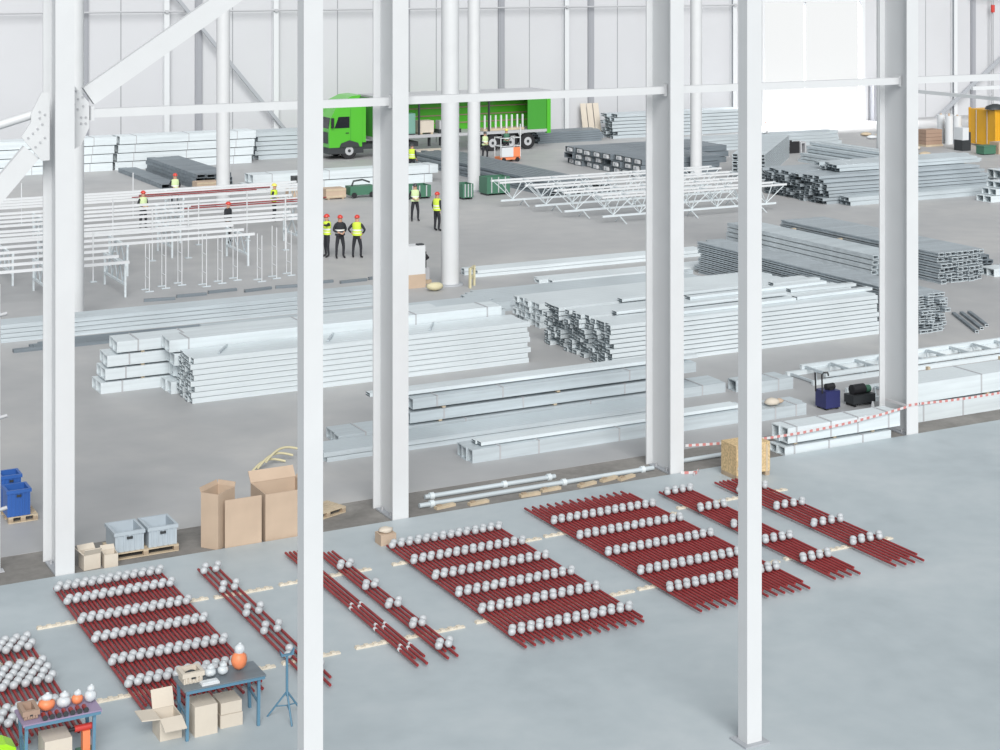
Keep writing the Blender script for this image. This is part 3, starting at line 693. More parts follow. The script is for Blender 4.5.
o = MB().lathe([(.05,0),(.05,.14),(.03,.2),(.025,.24)], n=10, m='white').obj('bottle'); o.location = (p.x-.05, p.y-.25, ZB); tag(o, 'white bottle standing in front of the black pump', 'bottle')
# barrier tape
def tape(label, pts, h=.06):
    mb = MB(); pts = [Vector(p) for p in pts]
    for a, b in zip(pts, pts[1:]): mb.bar(a, b, .008, h, 'tape')
    o = mb.obj('barrier_tape'); tag(o, label, 'tape'); return o
c2, c3 = CU[2], CU[3]
def sag(a, b, d, n=8): return [Vector(a).lerp(Vector(b), i/n)-Vector((0,0,d*4*(i/n)*(1-i/n))) for i in range(n+1)]
tape('red and white barrier tape sagging between the last two wide columns', sag((c2+FW+.02, 32.98, .62), (c3-.02, 32.98, .72), .18))
tape('red and white barrier tape across the long white bundles', sag((c3+FW+.02, 32.98, .75), (c3+7.0, 32.98, 1.0), .15))
tape('red and white barrier tape wound round the taped wide column', [(c3-.012, CV+.8, .72), (c3-.012, CV-.012, .74), (c3+FW+.012, CV-.012, .74)])
tape('tail of red and white tape lying at a wide column foot', [(c2+.2, 32.9, .035), (c2+.55, 32.75, .035), (c2+.7, 32.9, .035), (c2+.4, 32.65, .035)])

# work tables
def work_table(label, x, y, L, Wd, H, m, m2):
    t = thing('work_table', label, 'table', (x, y, 0))
    MB().box(0,0,H-.035,L,Wd,H,m).box(.02,-.012,H-.06,L-.02,0,H-.02,m2).obj('tabletop', t)
    for a in (.06, L-.1):
        MB().bar((a,.06,H-.035), (a-.04,-.03,0), .045, .045, m2).obj('leg', t)
        MB().bar((a,Wd-.06,H-.035), (a+.06,Wd+.05,0), .045, .045, m2).obj('leg', t)
        MB().bar((a-.02,.04,H*.45), (a+.03,Wd-.02,H*.45), .03, .03, m2).obj('brace', t)
    return t
T2 = Vector((7.85, 25.05, 0)); T1 = Vector((5.42, 25.0, 0))
work_table('blue grey work table with an orange bag on it, before the pipe panel', T2.x, T2.y, 1.3, .6, .75, 'dull', 'steelblue')
work_table('mauve work table cluttered with plastic bags at the corner of the slab', T1.x, T1.y, 1.15, .6, .75, 'purple', 'steelblue')
def bag(label, x, y, z, r, h, m='clear', m2=None):
    t = thing('plastic_bag', label, 'bag', (x, y, z))
    MB().ball((0,0,h*.36+.008), r, m2 or m, 2, (1, .9, .36*h/r), .05).obj('body', t)
    MB().ball((.01,0,h*.78), r*.66, m, 2, (1, .9, .22*h/(r*.66)), .09).ball((.02,.01,h*.98), r*.25, m, 1, (1,1,.6), .1).obj('gathered_top', t)
    return t
bag('tall bag with an orange bottom on the blue grey table', T2.x+.98, T2.y+.35, .75, .13, .42, 'clear', 'orange')
bag('small milky bag beside the orange bag on the blue grey table', T2.x+.70, T2.y+.3, .75, .09, .2)
bag('small milky bag with a pinkish tint near the tub on the blue grey table', T2.x+.50, T2.y+.32, .75, .10, .19)
crate('open pale tub on the blue grey work table', T2.x+.05, T2.y+.22, .75, .3, .28, .17, 'cardp')
o = MB().ball((.15,.14,.06), .09, 'dark', 2, (1,1,.6), .15).obj('cable_coil'); o.location = (T2.x+.05, T2.y+.22, .79); tag(o, 'dark coil of cable inside the open pale tub', 'coil')
o = MB().box(0,0,0,.28,.14,.03,'white').box(.02,.02,.03,.26,.12,.045,'clear').obj('paper_stack'); o.name = 'instruction_sheet'; o.location = (T2.x+.28, T2.y+.03, .75); tag(o, 'white sheet lying at the front edge of the blue grey table', 'paper')
bag('milky bag with an orange tint on the mauve table', T1.x+.41, T1.y+.33, .751, .13, .26, 'clear', 'orange')
bag('tall milky bag in the middle of the mauve table', T1.x+.66, T1.y+.32, .751, .11, .24)
bag('small orange tinted bag beside the tall milky bag on the mauve table', T1.x+.865, T1.y+.34, .751, .09, .22, 'clear', 'orange')
bag('grey milky bag at the end of the mauve table', T1.x+1.06, T1.y+.33, .751, .095, .26, 'clear')
crate('open brown tray of fittings on the mauve table', T1.x+.045, T1.y+.15, .754, .20, .34, .13, 'bronze')
for k in range(7):
    o = MB().tube((0,0,.035), (0,.14,.035), .034, 8, 'red').tube((0,-.02,.035),(0,.0,.035),.04,8,'dark').obj('pipe_offcut'); o.location = (T1.x+.32+.1*k, T1.y+.03, .751); tag(o, 'short red pipe offcut along the front of the mauve table', 'pipe', 'pipe offcuts on the mauve table')
carton('pale open carton with its flaps up beside the blue grey table', W(160, 742).x, W(160, 742).y, 0, .34, .4, .34, 'cardp', 0, (True, True, True, False), (-.35, 1.2, .1, 0), fl=.28)
carton('white closed carton under the blue grey table', T2.x+.16, T2.y+.02, 0, .36, .42, .46, 'cardp', 0, closed=True)
carton('low pale carton under the blue grey table beside the white one', T2.x+.60, T2.y+.12, 0, .36, .42, .2, 'cardp', 0, closed=True)
carton('low pale carton stacked on the other beneath the blue grey table', T2.x+.61, T2.y+.13, .206, .34, .4, .18, 'cardp', 0, closed=True)
carton('white closed carton under the mauve work table', T1.x+.32, T1.y+.05, 0, .40, .42, .42, 'cardp', 0, closed=True)
t = thing('cordless_drill', 'red and black hand tool standing on a green case under the mauve table', 'tool', (T1.x+.95, T1.y+.2, 0))
MB().box(-.12,-.1,0,.12,.12,.12,'forest').obj('case', t); MB().box(-.05,-.06,.12,.06,.06,.42,'orange').obj('grip', t); MB().tube((-.16,0,.46),(.1,0,.46),.05,10,'redlid').obj('motor', t); MB().tube((-.24,0,.46),(-.16,0,.46),.03,8,'black').obj('chuck', t)
p = W(4, 752, .2)
t = thing('floor_saw', 'lime green machine with a black wheel at the corner of the slab', 'machine', (p.x-.35, p.y-.12, 0))
MB().prism([(0,.12),(.5,.12),(.5,.28),(.36,.36),(.12,.38),(0,.3)], 1, 0, .34, 'lime').obj('housing', t)
MB().tube((.42,-.05,.12),(.42,-.005,.12),.12,14,'black').obj('wheel', t); MB().tube((.08,-.05,.12),(.08,-.005,.12),.12,14,'black').obj('wheel', t)
MB().path([(.06,.17,.38),(-.1,.17,.55),(-.25,.17,.6)], .02, 6, 'dark').obj('handle', t)
p = W(287, 718)
t = thing('pipe_stand', 'blue grey tripod pipe stand holding the end of the slim run', 'stand', (p.x, p.y, 0))
MB().tube((0,0,.35),(0,0,.98),.022,8,'steelblue').obj('post', t)
for k in range(3):
    a = 2*math.pi*k/3+.4; MB().tube((0,0,.42),(.32*math.cos(a),.32*math.sin(a),.0),.016,6,'steelblue').obj('leg', t)
    MB().tube((0,0,.2),(.2*math.cos(a),.2*math.sin(a),.17),.01,6,'steelblue').obj('strut', t)
MB().prism([(-.1,.98),(.1,.98),(.12,1.08),(.06,1.0),(-.06,1.0),(-.12,1.08)], 1, -.03, .03, 'steelblue').obj('cradle', t)

# ------------------------------------------------------------------ trusses
def truss(label, group, x, y, L, Wd, zb, zt, legs=True, chords=2, rot=0, m='galv2'):
    t = thing('lattice_truss', label, 'truss', (x, y, ZB), rot, group)
    ys = [0, Wd]
    for a in ys:
        MB().box(0, a-.045, zt-.045, L, a+.045, zt+.045, 'white').obj('top_chord', t)
    MB().box(.3, Wd/2-.045, zb-.045, L-.3, Wd/2+.045, zb+.045, m).obj('bottom_chord', t)
    k = int(L/1.5); lat = MB()
    for i in range(k):
        xa, xb, xm = .15+i*(L-.3)/k, .15+(i+1)*(L-.3)/k, .15+(i+.5)*(L-.3)/k
        for a in ys:
            lat.bar((xa,a,zt-.05), (xm,Wd/2,zb+.04), .035, .035, m); lat.bar((xm,Wd/2,zb+.04), (xb,a,zt-.05), .035, .035, m)
    lat.obj('lattice', t)
    for i in range(k+1): MB().box(.13+i*(L-.3)/k, .05, zt-.03, .17+i*(L-.3)/k, Wd-.05, zt+.03, m).obj('cross_bar', t)
    if legs:
        for f in (.12, .5, .88):
            for s in (-1, 1):
                MB().bar((f*L, Wd/2, zb-.05), (f*L+.05, Wd/2+.5*s, 0), .04, .04, m).obj('leg', t)
    return t
TL = ['lattice truss in the white row before the dark rails, the one beside the empty floor', 'lattice truss in the white row, second from the empty floor', 'lattice truss in the white row, third from the empty floor', 'lattice truss in the white row, the one beside the dark rails']
for i, (x, y, L) in enumerate(((40.6, 66.7, 10.5), (39.9, 69.0, 11.2), (39.6, 71.3, 12.2), (39.0, 73.7, 13.2))):
    truss(TL[i], 'lattice trusses before the dark rails', x, y, L, .9, .35, 1.3)
# racking frames on the left: rails over cross lattices
def racking(label, x, y, L, Wd, zt, nr, cross):
    t = thing('racking_table', label, 'steel frame', (x, y, ZB), 0, 'long white racking frames')
    for i in range(nr):
        a = i*Wd/(nr-1); MB().box(0, a-.045, zt-.05, L, a+.045, zt+.05, 'white').obj('rail', t)
    for f in cross:
        xx = f*L; lat = MB().box(xx-.04, -.1, zt-.14, xx+.04, Wd+.1, zt-.055, 'galv2').box(xx-.04, 0, .42, xx+.04, Wd, .50, 'galv2')
        k = max(2, int(Wd/.7))
        for i in range(k):
            a, b, c = i*Wd/k, (i+1)*Wd/k, (i+.5)*Wd/k
            lat.bar((xx,a,zt-.14), (xx,c,.5), .035, .035, 'galv'); lat.bar((xx,c,.5), (xx,b,zt-.14), .035, .035, 'galv')
        lat.obj('cross_lattice', t)
        for a in (0, Wd):
            MB().box(xx-.035, a-.035, 0, xx+.035, a+.035, zt-.14, 'galv2').obj('leg', t)
    return t
RL = ['by the low tube pile', 'second from the low tube pile', 'with a worker standing beyond it', 'between two workers in red helmets', 'behind the worker in the red helmet']
for i, (x, y, L, Wd, nr) in enumerate(((9.5, 60.2, 7.3, 2.8, 3), (9.5, 64.3, 13.5, 2.6, 3), (11, 67.5, 15.5, 2.0, 3), (11.5, 71.0, 17.0, 3.6, 4), (13, 76.4, 17.5, 2.8, 4))):
    racking('long white racking frame on lattice legs '+RL[i], x, y, L, Wd, 1.25, nr, (.98, .62, .3, .04))
for y0, x0, k in ((76.6, 21.5, 2), (71.9, 22.5, 2)):
    for i in range(k):
        o = link('red_pipe', MB().tube((0,0,.03), (6.0+.4*(i % 3), 0, .03), .026, 8, 'red').mesh('long_red_pipe'), None, (x0+.5*i, y0+.62*i, ZB+1.305))
        tag(o, 'thin red pipe laid along the racking frame '+('behind the red helmeted worker' if y0 > 75 else 'between two red helmeted workers'), 'pipe', 'red pipes on the rearmost racking frame' if y0 > 75 else 'red pipes on the racking frame between workers')
for i in range(9):
    x = 17.7+.72*i; y = 61.0+.35*(i % 3)
    t = thing('frame_stand', 'thin white upright stand on splayed feet among the racking frames', 'stand', (x, y, ZB), 0, 'thin upright stands among the racking')
    for s in (-.25, .25): MB().tube((0,s,.04), (0,s,1.75+.2*(i % 2)), .02, 6, 'white').obj('upright', t)
    for z in (.5, 1.2): MB().tube((0,-.25,z), (0,.25,z), .016, 6, 'white').obj('cross_rod', t)
    for s in (-.25, .25): MB().box(-.16, s-.03, 0, .16, s+.03, .04, 'galv').obj('foot', t)
for i, (x, y, h) in enumerate(((22.4, 79.6, 2.1), (18.9, 70.2, 2.2), (19.7, 67.2, 2.1), (21.2, 67.2, 2.2), (22.6, 70.2, 2.0), (25.4, 67.2, 2.2), (24.8, 70.3, 2.1), (27.6, 70.4, 2.0), (16.4, 63.7, 1.9), (17.2, 79.7, 1.9))):
    t = thing('survey_pole', 'thin white upright pole standing between the racking frames', 'pole', (x, y, ZB), 0, 'thin upright poles between the racking')
    MB().tube((0,0,.03),(0,0,h),.03,6,'white').obj('shaft', t); MB().box(-.12,-.12,0,.12,.12,.03,'galv').obj('foot', t)
# low loose items before the stands
for i in range(8):
    o = link('steel_bracket', profile('channel', .12, .1, 1.1, 'u', 'dull'), None, (17.0+1.25*i, 59.0+.2*(i % 3), ZB), .1*(i % 4)-.15); tag(o, 'dark short bracket on the floor before the upright stands', 'bracket', 'short brackets before the stands')

# ------------------------------------------------------------------ truck
p = W(323, 158, ZB)
TX, TY = 39.75, 97.6
t = thing('truck', 'bright green articulated truck with an open sided trailer by the back wall', 'truck', (TX, TY, ZB))
cab = MB()
cab.prism([(0,.75),(2.2,.75),(2.2,3.25),(1.9,3.5),(.55,3.4),(.12,2.6),(0,1.9)], 1, 0, 2.45, 'green')
co_ = cab.obj('cab', t)
MB().prism([(.5,3.42),(1.9,3.52),(2.2,3.95),(1.6,3.9)], 1, .15, 2.3, 'green').obj('roof_spoiler', t)
MB().prism([(.35,1.95),(1.35,1.95),(1.35,2.65),(.62,2.65)], 1, -.02, -.003, 'glass').obj('side_window', t)
MB().add([(-.012,.15,1.95),(-.012,2.3,1.95),(.105,2.3,2.6),(.105,.15,2.6)], [(0,1,2,3)], 'glass').add([(.0,.15,1.93),(.0,2.3,1.93),(.117,2.3,2.59),(.117,.15,2.59)], [(3,2,1,0)], 'glass').obj('windshield', t)
MB().box(-.03,.2,1.0,-.003,2.25,1.7,'dark').obj('radiator_panel', t)
MB().box(0,.02,.35,2.3,2.43,.74,'dark').obj('bumper_skirt', t)
MB().box(.1,-.2,2.0,.25,-.06,2.6,'black').box(.12,-.06,2.5,.2,-.003,2.55,'black').obj('mirror', t)
MB().box(1.1,-.03,1.6,1.3,-.003,1.66,'black').obj('handle', t)
MB().box(1.42,-.012,.78,1.45,-.003,3.2,'greend').obj('door_seam', t)
MB().box(2.21,.1,1.0,2.5,2.3,3.5,'green').obj('side_deflector', t)
MB().box(1.9,.3,.55,6.2,2.1,.85,'dark').obj('chassis', t)
def wheel(x, y):
    wl = MB().tube((x,y,.52),(x,y+.32,.52),.52,18,'black').obj('wheel', t)
    MB().tube((x,y-.012,.52),(x,y-.002,.52),.28,14,'conduit').tube((x,y-.03,.52),(x,y-.012,.52),.1,10,'dark').obj('rim', wl)
for x in (1.35, 4.6, 11.4, 12.7, 14.0):
    wheel(x, .03); wheel(x, 2.1)
MB().prism([(.68,.76),(.78,1.0),(1.35,1.18),(1.92,1.0),(2.02,.76)], 1, -.05, -.004, 'dark').obj('wheel_arch', t)
MB().box(3.0,0,1.1,15.7,2.48,1.28,'conduit').obj('trailer_bed', t)
MB().box(3.0,.01,1.285,3.12,2.47,3.7,'greend').obj('headboard', t)
MB().box(3.0,0,3.72,15.7,2.48,3.84,'conduit').obj('trailer_roof', t)
bc = MB().box(3.13,2.40,1.285,15.6,2.47,3.71,'green')
bc.obj('rear_curtain', t)
for z in (1.7, 2.2, 2.7, 3.2): MB().box(3.15,2.36,z,15.5,2.395,z+.07,'bronze').obj('lath', t)
for x in (3.2, 6.1, 8.6, 11.1): MB().box(x,.02,1.285,x+.1,.14,3.715,'dark').obj('side_post', t)
MB().box(14.0,.02,1.285,15.4,.1,3.71,'greend').obj('bunched_curtain', t)
MB().box(15.42,-.02,1.0,15.7,.2,3.71,'green').box(15.55,.2,1.285,15.7,2.4,3.71,'green').obj('rear_door', t)
for x in (7.0, 7.8): MB().box(x,.4,.5,x+.12,.6,1.1,'dark').obj('landing_leg', t)
# what stands on the trailer
t = thing('stake_rack', 'row of white stakes standing on a pallet at the truck tail', 'rack', (TX+10.9, TY+.35, ZB+1.282))
MB().box(0,0,0,3.0,1.0,.14,'wood').obj('pallet', t)
for k in range(8): MB().box(.08+.4*k,.05,.14,.18+.4*k,.15,1.0,'white').obj('stake', t)
t = thing('control_cabinet', 'teal cabinet standing on the truck trailer', 'cabinet', (TX+5.2, TY+.3, ZB+1.282))
MB().box(0,0,.08,.8,.6,1.35,'teal').obj('body', t); MB().box(.05,-.02,.15,.75,-.003,1.28,'teal').obj('door', t); MB().box(.02,.02,0,.78,.58,.08,'dark').obj('plinth', t)
t = thing('motor_unit', 'grey motor unit beside the teal cabinet on the trailer', 'machine', (TX+4.2, TY+.35, ZB+1.282))
MB().box(0,0,0,.75,.7,.3,'conduit').obj('bed', t); MB().tube((.1,.35,.6),(.65,.35,.6),.28,12,'dark').obj('motor', t)
t = thing('wooden_case', 'pale wooden case on the trailer beside the teal cabinet', 'box', (TX+6.3, TY+.3, ZB+1.282))
MB().box(0,0,.1,1.0,.8,.85,'cardp').obj('body', t); MB().box(.05,0,0,.2,.8,.1,'wood').box(.8,0,0,.95,.8,.1,'wood').obj('runner', t)
t = thing('machine_frame', 'dark machine frame on the trailer between two side posts', 'machine', (TX+7.7, TY+.4, ZB+1.282))
MB().box(0,0,0,1.6,.8,.25,'dark').obj('bed', t); MB().box(.1,.1,.25,.9,.7,.8,'conduit').obj('gearbox', t); MB().tube((1.0,.4,.5),(1.5,.4,.5),.2,10,'bronze').obj('motor', t)
# pallets on the floor beside the truck
t = thing('wooden_case', 'low wooden case with pink boards on the floor beside the truck', 'box', (TX+4.6, TY-2.3, ZB))
MB().box(0,0,.12,2.4,1.0,.55,'cardp').obj('body', t); MB().box(.1,0,0,.3,1.0,.12,'wood').box(2.1,0,0,2.3,1.0,.12,'wood').obj('runner', t)

# scissor lift by the truck
p = W(506, 160, ZB)
LX, LY = 48.55, 91.6
t = thing('work_platform', 'small white and orange work platform by the dark rails', 'lift', (LX, LY, ZB))
MB().box(0,0,.14,1.35,.8,.3,'orange').obj('chassis', t)
for x in (.2, 1.15):
    for y in (-.06, .74): MB().tube((x,y,.14),(x,y+.12,.14),.14,12,'black').obj('wheel', t)
g = MB()
for x in (.0,1.35):
    for y in (.0,.8): g.box(x-.025,y-.025,.3,x+.025,y+.025,1.5 if x == 0 or y == 0.8 else 2.3,'white')
for z in (.95,1.45): g.box(0,-.02,z,1.35,.02,z+.04,'white').box(0,.78,z,1.35,.82,z+.04,'white').box(-.02,.02,z,.02,.78,z+.04,'white').box(1.33,.02,z,1.37,.78,z+.04,'white')
g.obj('guard_rail', t)
MB().box(.05,-.05,.32,.85,-.025,.9,'film').box(.85,-.05,.32,1.32,-.025,.9,'orange').obj('side_panel', t)

# ------------------------------------------------------------------ yellow container & items near it
p = W(995, 148, ZB)
t = thing('shipping_container', 'yellow ribbed container near the back wall beside wrapped rolls', 'container', (p.x, p.y, ZB))
MB().box(.02,.03,.12,6.0,2.4,2.45,'yellow').obj('body', t)
for k in range(24): MB().box(.2+.24*k,-.01,.2,.3+.24*k,.03,2.36,'yellow').obj('rib', t)
f = MB()
f.box(0,-.03,0,.12,.09,2.52,'yellow').box(5.9,-.03,0,6.02,.09,2.52,'yellow').box(0,2.34,0,.12,2.46,2.52,'yellow').box(.12,-.02,0,5.9,.03,.14,'yellow').box(.12,-.02,2.4,5.9,.06,2.52,'yellow')
f.obj('corner_frame', t)
for y in (.7, 1.7): MB().tube((-.03,y,.2),(-.03,y,2.4),.025,6,'conduit').obj('lock_rod', t)
t = thing('rubble_skip', 'dark heap of folded netting on top of the yellow container', 'netting', (p.x+.3, p.y+.3, ZB+2.535))
MB().lathe([(.7,0),(.6,.2),(.2,.34)], n=10, m='dark', sx=1.1, sy=.8).obj('fold', t); MB().lathe([(.5,.0),(.4,.3),(.1,.5)], c=(1.5,.2,0), n=10, m='bronze').obj('fold', t)
q = W(975, 154, ZB)
t = thing('steel_chest', 'dark green chest in front of the yellow container', 'chest', (q.x+.0, q.y-.8, ZB))
MB().box(0,0,.05,1.0,.7,.5,'forest').obj('body', t); MB().box(-.02,-.02,.5,1.02,.72,.58,'forest').obj('lid', t); MB().box(.05,.05,0,.95,.65,.05,'black').obj('plinth', t)
carton('brown carton beside the green chest at the edge of view', q.x+1.15, q.y-.9, ZB, 1.2, .8, .75, 'card', 0, closed=True)
t = thing('brick_pallet', 'pallet of brown bricks beside the wrapped white rolls', 'pallet', (W(926, 147, ZB).x, W(926, 147, ZB).y, ZB))
MB().box(0,0,0,1.5,1.0,.12,'wood').obj('deck', t); 
for r_ in range(4): MB().box(.05,.05,.125+.25*r_,1.45,.95,.36+.25*r_,'bronze').obj('brick_course', t)
for k in range(4):
    c = W(949+4.2*k, 144, ZB)
    t = thing('wrapped_roll', 'white film wrapped roll standing beside the yellow container', 'roll', (c.x, c.y+1.2*(k % 2), ZB), 0, 'wrapped rolls by the container')
    MB().lathe([(.28,0),(.28,1.9)], n=12, m='film').obj('film', t); MB().lathe([(.07,1.9),(.07,1.98)], n=8, m='card').obj('core', t)
t = thing('wrapped_machine', 'dark machine partly wrapped in film beside the container', 'machine', (W(954, 150, ZB).x, W(954, 150, ZB).y-.8, ZB))
MB().box(0,0,0,.7,.8,1.2,'dark').obj('body', t); MB().box(-.02,-.02,.7,.5,.82,1.5,'film').obj('wrap', t)
for k, (px, py) in enumerate(((905,146),(915,150),(925,156),(938,158),(950,161),(960,166),(872,139),(880,137),(866,136))):
    c = W(px, py, ZB); o = MB().ball((0,0,.14), .28, ['film','cardp','wood'][k % 3], 2, (1.5, 1, .5), .12).obj('cement_sack'); o.location = (c.x, c.y, ZB+(0)); tag(o, 'pale sack lying among the clutter before the back wall', 'sack', 'sacks before the back wall')
t = thing('wall_cabinet', 'dark grey cabinet against the back wall beside the open gate', 'cabinet', (wallpt(874, 100, VW-.7).x, VW-.7, ZB))
MB().box(0,0,0,1.0,.6,3.2,'wallgrey').obj('body', t); MB().box(.05,-.02,.2,.95,-.003,3.0,'wallgrey').obj('door', t)
# dark crates near the gate
c = Vector((67.0, 87.4, ZB))
t = thing('black_crate', 'black open framed crate before the open gate', 'crate', (c.x, c.y, ZB))
b = MB().box(0,0,0,1.0,.8,.1,'black').box(0,0,.1,1.0,.04,.75,'black').box(0,.76,.1,1.0,.8,.75,'black').box(0,.04,.1,.04,.76,.75,'black'); b.obj('shell', t)
MB().box(1.1,0,0,1.2,.8,.7,'conduit').box(1.45,0,0,1.55,.8,.7,'conduit').box(1.2,0,.6,1.45,.8,.7,'conduit').obj('side_rack', t)
t = thing('generator', 'dark grey generator cabinet beside the black crate', 'machine', (W(762, 152, ZB).x, W(762, 152, ZB).y, ZB))
MB().box(0,0,.1,.9,.8,1.1,'dark').obj('body', t); MB().box(.05,.05,0,.85,.75,.1,'black').obj('skid', t); MB().tube((.7,.4,1.1),(.7,.4,1.3),.05,8,'conduit').obj('exhaust', t)
# traffic cone outside the gate
t = thing('traffic_cone', 'pale red traffic cone standing just outside the open gate', 'cone', (78.75, 105.6, ZB))
MB().box(-.27,-.27,0,.27,.27,.05,'redlid').obj('base', t); MB().lathe([(.2,.05),(.11,.5),(.04,.92)], n=14, m='redlid').obj('body', t); MB().lathe([(.157,.3),(.12,.46)], n=14, m='white').obj('band', t)
# green crates near the middle
for i, (px, py, L, h, lab) in enumerate(((487, 196, 1.35, .95, 'green steel bin beside the lattice trusses'), (408, 200, 1.3, .7, 'green steel bin behind the worker in the pale vest'), (463, 200, .6, .8, 'green steel bin between the two round columns'))):
    c = W(px, py, ZB)
    t = thing('steel_bin', lab, 'bin', (c.x, c.y, ZB))
    b = MB().box(0,0,.1,L,.9,.14,'forest').box(0,0,.14,L,.04,h,'forest').box(0,.86,.14,L,.9,h,'forest').box(0,.04,.14,.04,.86,h,'forest').box(L-.04,.04,.14,L,.86,h,'forest'); b.obj('body', t)
    MB().box(.05,.05,0,.15,.85,.1,'dark').box(L-.15,.05,0,L-.05,.85,.1,'dark').obj('skid', t)
    for k in range(3): MB().box(L*(.2+.3*k)-.03,-.02,.14,L*(.2+.3*k)+.03,-.003,h,'conduit').obj('rib', t)
for i, (px, py, L, Wd, h, lab) in enumerate(((197, 193, 1.25, .8, .55, 'brown wooden crate at the end of the dark plank stack'), (291, 201, 1.0, .8, .6, 'brown wooden crate before the long white bundles'), (326, 200, 1.1, .8, .55, 'brown wooden crate beside the slender column and green gear'))):
    c = W(px, py, ZB)
    t = thing('wooden_crate', lab, 'crate', (c.x, c.y, ZB))
    MB().box(0,0,.06,L,Wd,h,'card').obj('body', t)
    for z in (.1, h-.12): MB().box(0,-.02,z,L,-.003,z+.09,'wood').obj('batten', t)
    MB().box(.1,0,0,.2,Wd,.06,'woodd').box(L-.2,0,0,L-.1,Wd,.06,'woodd').obj('runner', t)
c = W(308, 202, ZB)
t = thing('grey_drum', 'dark grey cabinet between the two brown crates', 'cabinet', (c.x-.1, c.y+1.6, ZB)); t.name = 'steel_cabinet'
MB().box(0,0,.05,.6,.6,1.1,'dark').obj('body', t); MB().box(.04,-.02,.1,.56,-.003,1.05,'dark').obj('door', t)
c = W(345, 199, ZB)
t = thing('welding_set', 'dark green welding gear behind the brown crate', 'machine', (c.x+.3, c.y, ZB))
MB().box(0,0,.15,1.4,.7,.6,'forest').obj('body', t); MB().path([(.2,.3,.6),(.3,.3,.85),(.8,.3,.9),(1.2,.3,.75)], .05, 6, 'dark').obj('hose', t)
for x in (.2,1.2): MB().tube((x,-.06,.15),(x,-.005,.15),.15,10,'black').obj('wheel', t)
# white box with cardboard base near the yellow guard column
c = W(408, 289, ZB)
t = thing('appliance_box', 'tall white box on a brown cardboard base by the guarded column', 'box', (c.x, c.y, ZB))
MB().box(0,0,0,.72,.6,.5,'card').obj('carton_base', t); MB().box(.01,.01,.5,.71,.59,1.55,'white').obj('white_cover', t); MB().box(.45,.1,1.55,.7,.3,1.6,'dark').obj('lid_clip', t)
c = W(429, 287, ZB)
t = thing('stacked_machine', 'black machine on a wooden pallet between the white box and the column', 'machine', (26.99, 57.48, ZB))
MB().box(0,0,0,.54,.7,.14,'woodd').obj('pallet', t); MB().box(.05,.1,.14,.5,.6,.6,'conduit').obj('bed', t); MB().box(.02,.05,.6,.35,.55,1.2,'black').obj('body', t); MB().tube((.3,.3,.85),(.52,.3,.98),.1,10,'black').obj('motor', t)
t = thing('column_guard', 'yellow open guard fitted at the foot of the round column', 'guard', (28.0, 56.05, ZB))
MB().box(.34,-.12,0,.42,-.04,.75,'paley').box(.72,.3,0,.8,.38,.75,'paley').obj('post', t); MB().bar((.38,-.08,.7),(.76,.34,.7),.05,.1,'paley').bar((.38,-.08,.35),(.76,.34,.35),.05,.1,'paley').obj('rail', t)
t = thing('sack', 'pale yellow sack lying against the round column foot', 'sack', (27.0, 56.1, ZB))
MB().ball((0,0,.16), .26, 'paley', 2, (1.3,.8,.6), .08).obj('body', t)
